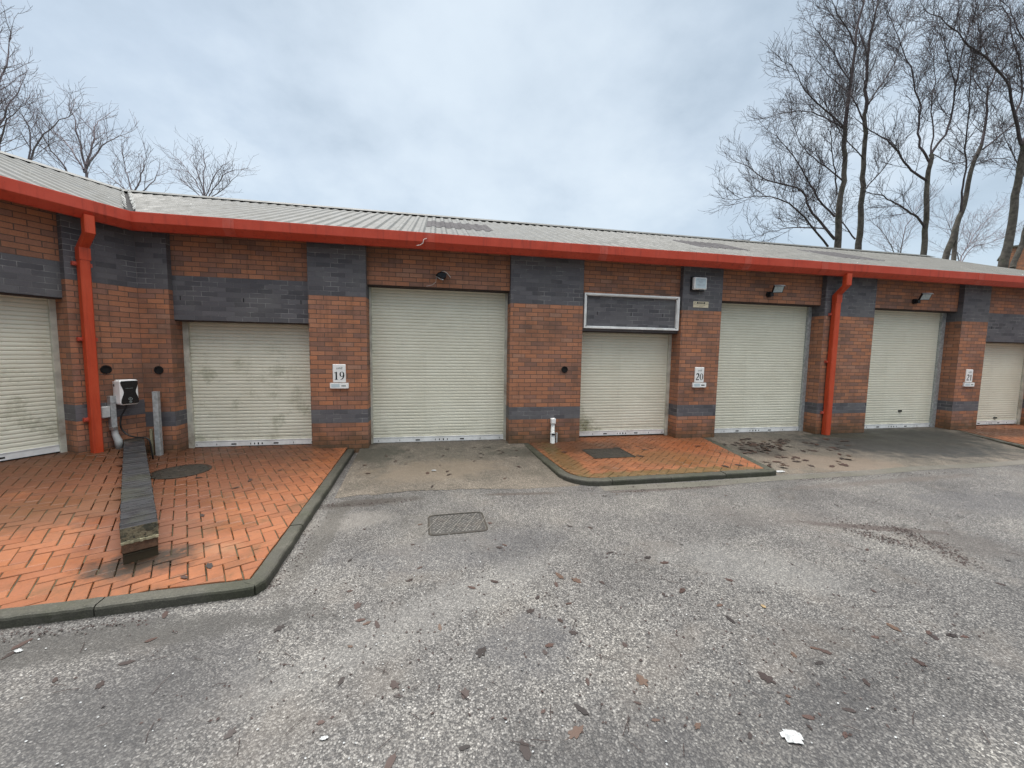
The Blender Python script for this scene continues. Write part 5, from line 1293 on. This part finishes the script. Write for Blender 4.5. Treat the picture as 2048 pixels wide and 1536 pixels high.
def debris(name, lines, n, wid, smin, smax, mat_):
    m_ = MB()
    for k in range(n):
        L = rng.choice(lines); i = rng.randrange(len(L) - 1); f = rng.random()
        P = L[i].lerp(L[i + 1], f) + Vector((rng.gauss(0, wid), rng.gauss(0, wid) * 0.6, 0)); a = rng.uniform(0, 6.28); s_ = rng.uniform(smin, smax)
        u, v = Vector((math.cos(a), math.sin(a), 0)), Vector((-math.sin(a), math.cos(a), 0)); h_ = Vector((0, 0, rng.uniform(0.001, 0.006)))
        m_.poly([P - u * s_, P - v * s_ * 0.4 + h_, P + u * s_ + h_ * 0.5, P + v * s_ * 0.5])
    return struct(m_.build(name, mat_), 'stuff')
gr = lambda L: [on_ground(a, b, -0.066) for a, b in L]
debris('leaf_mulch', [gr([(1640, 1032), (1720, 1053), (1800, 1060), (1860, 1085), (1900, 1108), (1950, 1138)]), gr([(1700, 1060), (1760, 1075), (1830, 1095)]), gr([(1780, 1050), (1850, 1080), (1930, 1120)])], 950, 0.07, 0.004, 0.014, MAT['debris'])
debris('silt_crumbs', [gr([(652, 1012), (720, 1008), (830, 1000)]), gr([(1250, 985), (1330, 978), (1440, 972)]), gr([(0, 1275), (120, 1262), (300, 1240)]), gr([(640, 1035), (590, 1110), (532, 1182)]), gr([(1160, 981), (1330, 970), (1540, 957)]), gr([(1600, 960), (1700, 955), (1900, 945)])], 900, 0.045, 0.003, 0.012, MAT['debris'])
spk = [[on_ground(rng.uniform(100, 2040), 975 + 520 * rng.random() ** 1.5, -0.066) for _ in range(2)] for _ in range(700)]
spk = [q for q in spk if q[0].y < -2.45 and q[1].y < -2.45 and not (min(q[0].x, q[1].x) < -1.1 and max(q[0].y, q[1].y) > -4.15)]
debris('leaf_crumbs', spk, 900, 0.01, 0.004, 0.013, MAT['debris'])
tw = MB()
for k in range(90):
    a, b = rng.uniform(100, 2040), rng.uniform(960, 1500); P = on_ground(a, b, -0.064)
    if P.y > -2.45 or (P.x < -1.15 and P.y > -4.1): continue
    an = rng.uniform(0, 6.28); L = rng.uniform(0.015, 0.06); u = Vector((math.cos(an), math.sin(an), 0)) * L
    tw.tube([P - u, P + Vector((rng.gauss(0, .004), rng.gauss(0, .004), 0.003)), P + u], 0.0014, 4, 0, False)
struct(tw.build('twig_litter', MAT['debris']), 'stuff')
ch = MB()
for k in range(260):
    a, b = rng.uniform(0, 2048), rng.uniform(960, 1536); P = on_ground(a, b, -0.066)
    if P.y > -2.4 or (P.x < -1.15 and P.y > -4.1): continue
    s_ = rng.uniform(0.002, 0.006)
    ch.poly([P + Vector((s_ * math.cos(q), s_ * math.sin(q) * 0.8, rng.uniform(0, 0.004))) for q in (0, 1.3, 2.6, 3.9, 5.2)])
struct(ch.build('pale_grit', MAT['paper']), 'stuff')

def scrap(name, px_, z_, size, label, cat, mat_, seed, elong=1.0):
    P = on_ground(px_[0], px_[1], z_); r = random.Random(seed); m_ = MB(); n = 9
    H = [[0.003 + 0.1 * size * abs(noise.noise(Vector((i * .7, j * .7, seed)))) for j in range(n)] for i in range(n)]
    q = lambda i, j: ((i / (n - 1) - 0.5) * size * elong, (j / (n - 1) - 0.5) * size, H[i][j])
    for i in range(n - 1):
        for j in range(n - 1):
            if ((i - 3.5) / 4.3) ** 2 + ((j - 3.5) / 3.3) ** 2 + 0.5 * noise.noise(Vector((i * .9, j * .9, seed + 5))) < 0.85:
                m_.poly([q(i, j), q(i + 1, j), q(i + 1, j + 1), q(i, j + 1)])
    o = m_.build(name, mat_); o.location = P; o.rotation_euler = (0, 0, r.uniform(-0.6, 0.6)); tag(o, label, cat)
scrap('tissue', (1583, 1474), -0.066, 0.085, 'torn white tissue stuck to the asphalt near the bottom right', 'litter', MAT['paper'], 3, 1.1)
scrap('paper_scrap', (1560, 943), -0.06, 0.10, 'thin white paper scrap by the right corner of the island kerb', 'litter', MAT['paper'], 5, 1.6)
scrap('paper_scrap', (37, 1302), -0.066, 0.032, 'tiny white scrap on the asphalt below the left kerb', 'litter', MAT['paper'], 8, 1.4)
scrap('paper_scrap', (868, 941), -0.035, 0.055, 'tiny white scrap on the ramp before the widest shutter', 'litter', MAT['paper'], 9, 1.3)
scrap('paper_scrap', (648, 1477), -0.066, 0.024, 'tiny white scrap on the asphalt at the bottom centre left', 'litter', MAT['paper'], 10, 1.5)
scrap('yellow_leaf', (1527, 1213), -0.066, 0.05, 'pale yellow leaf strip on the asphalt right of centre', 'leaf', MAT['tanleaf'], 12, 0.5)
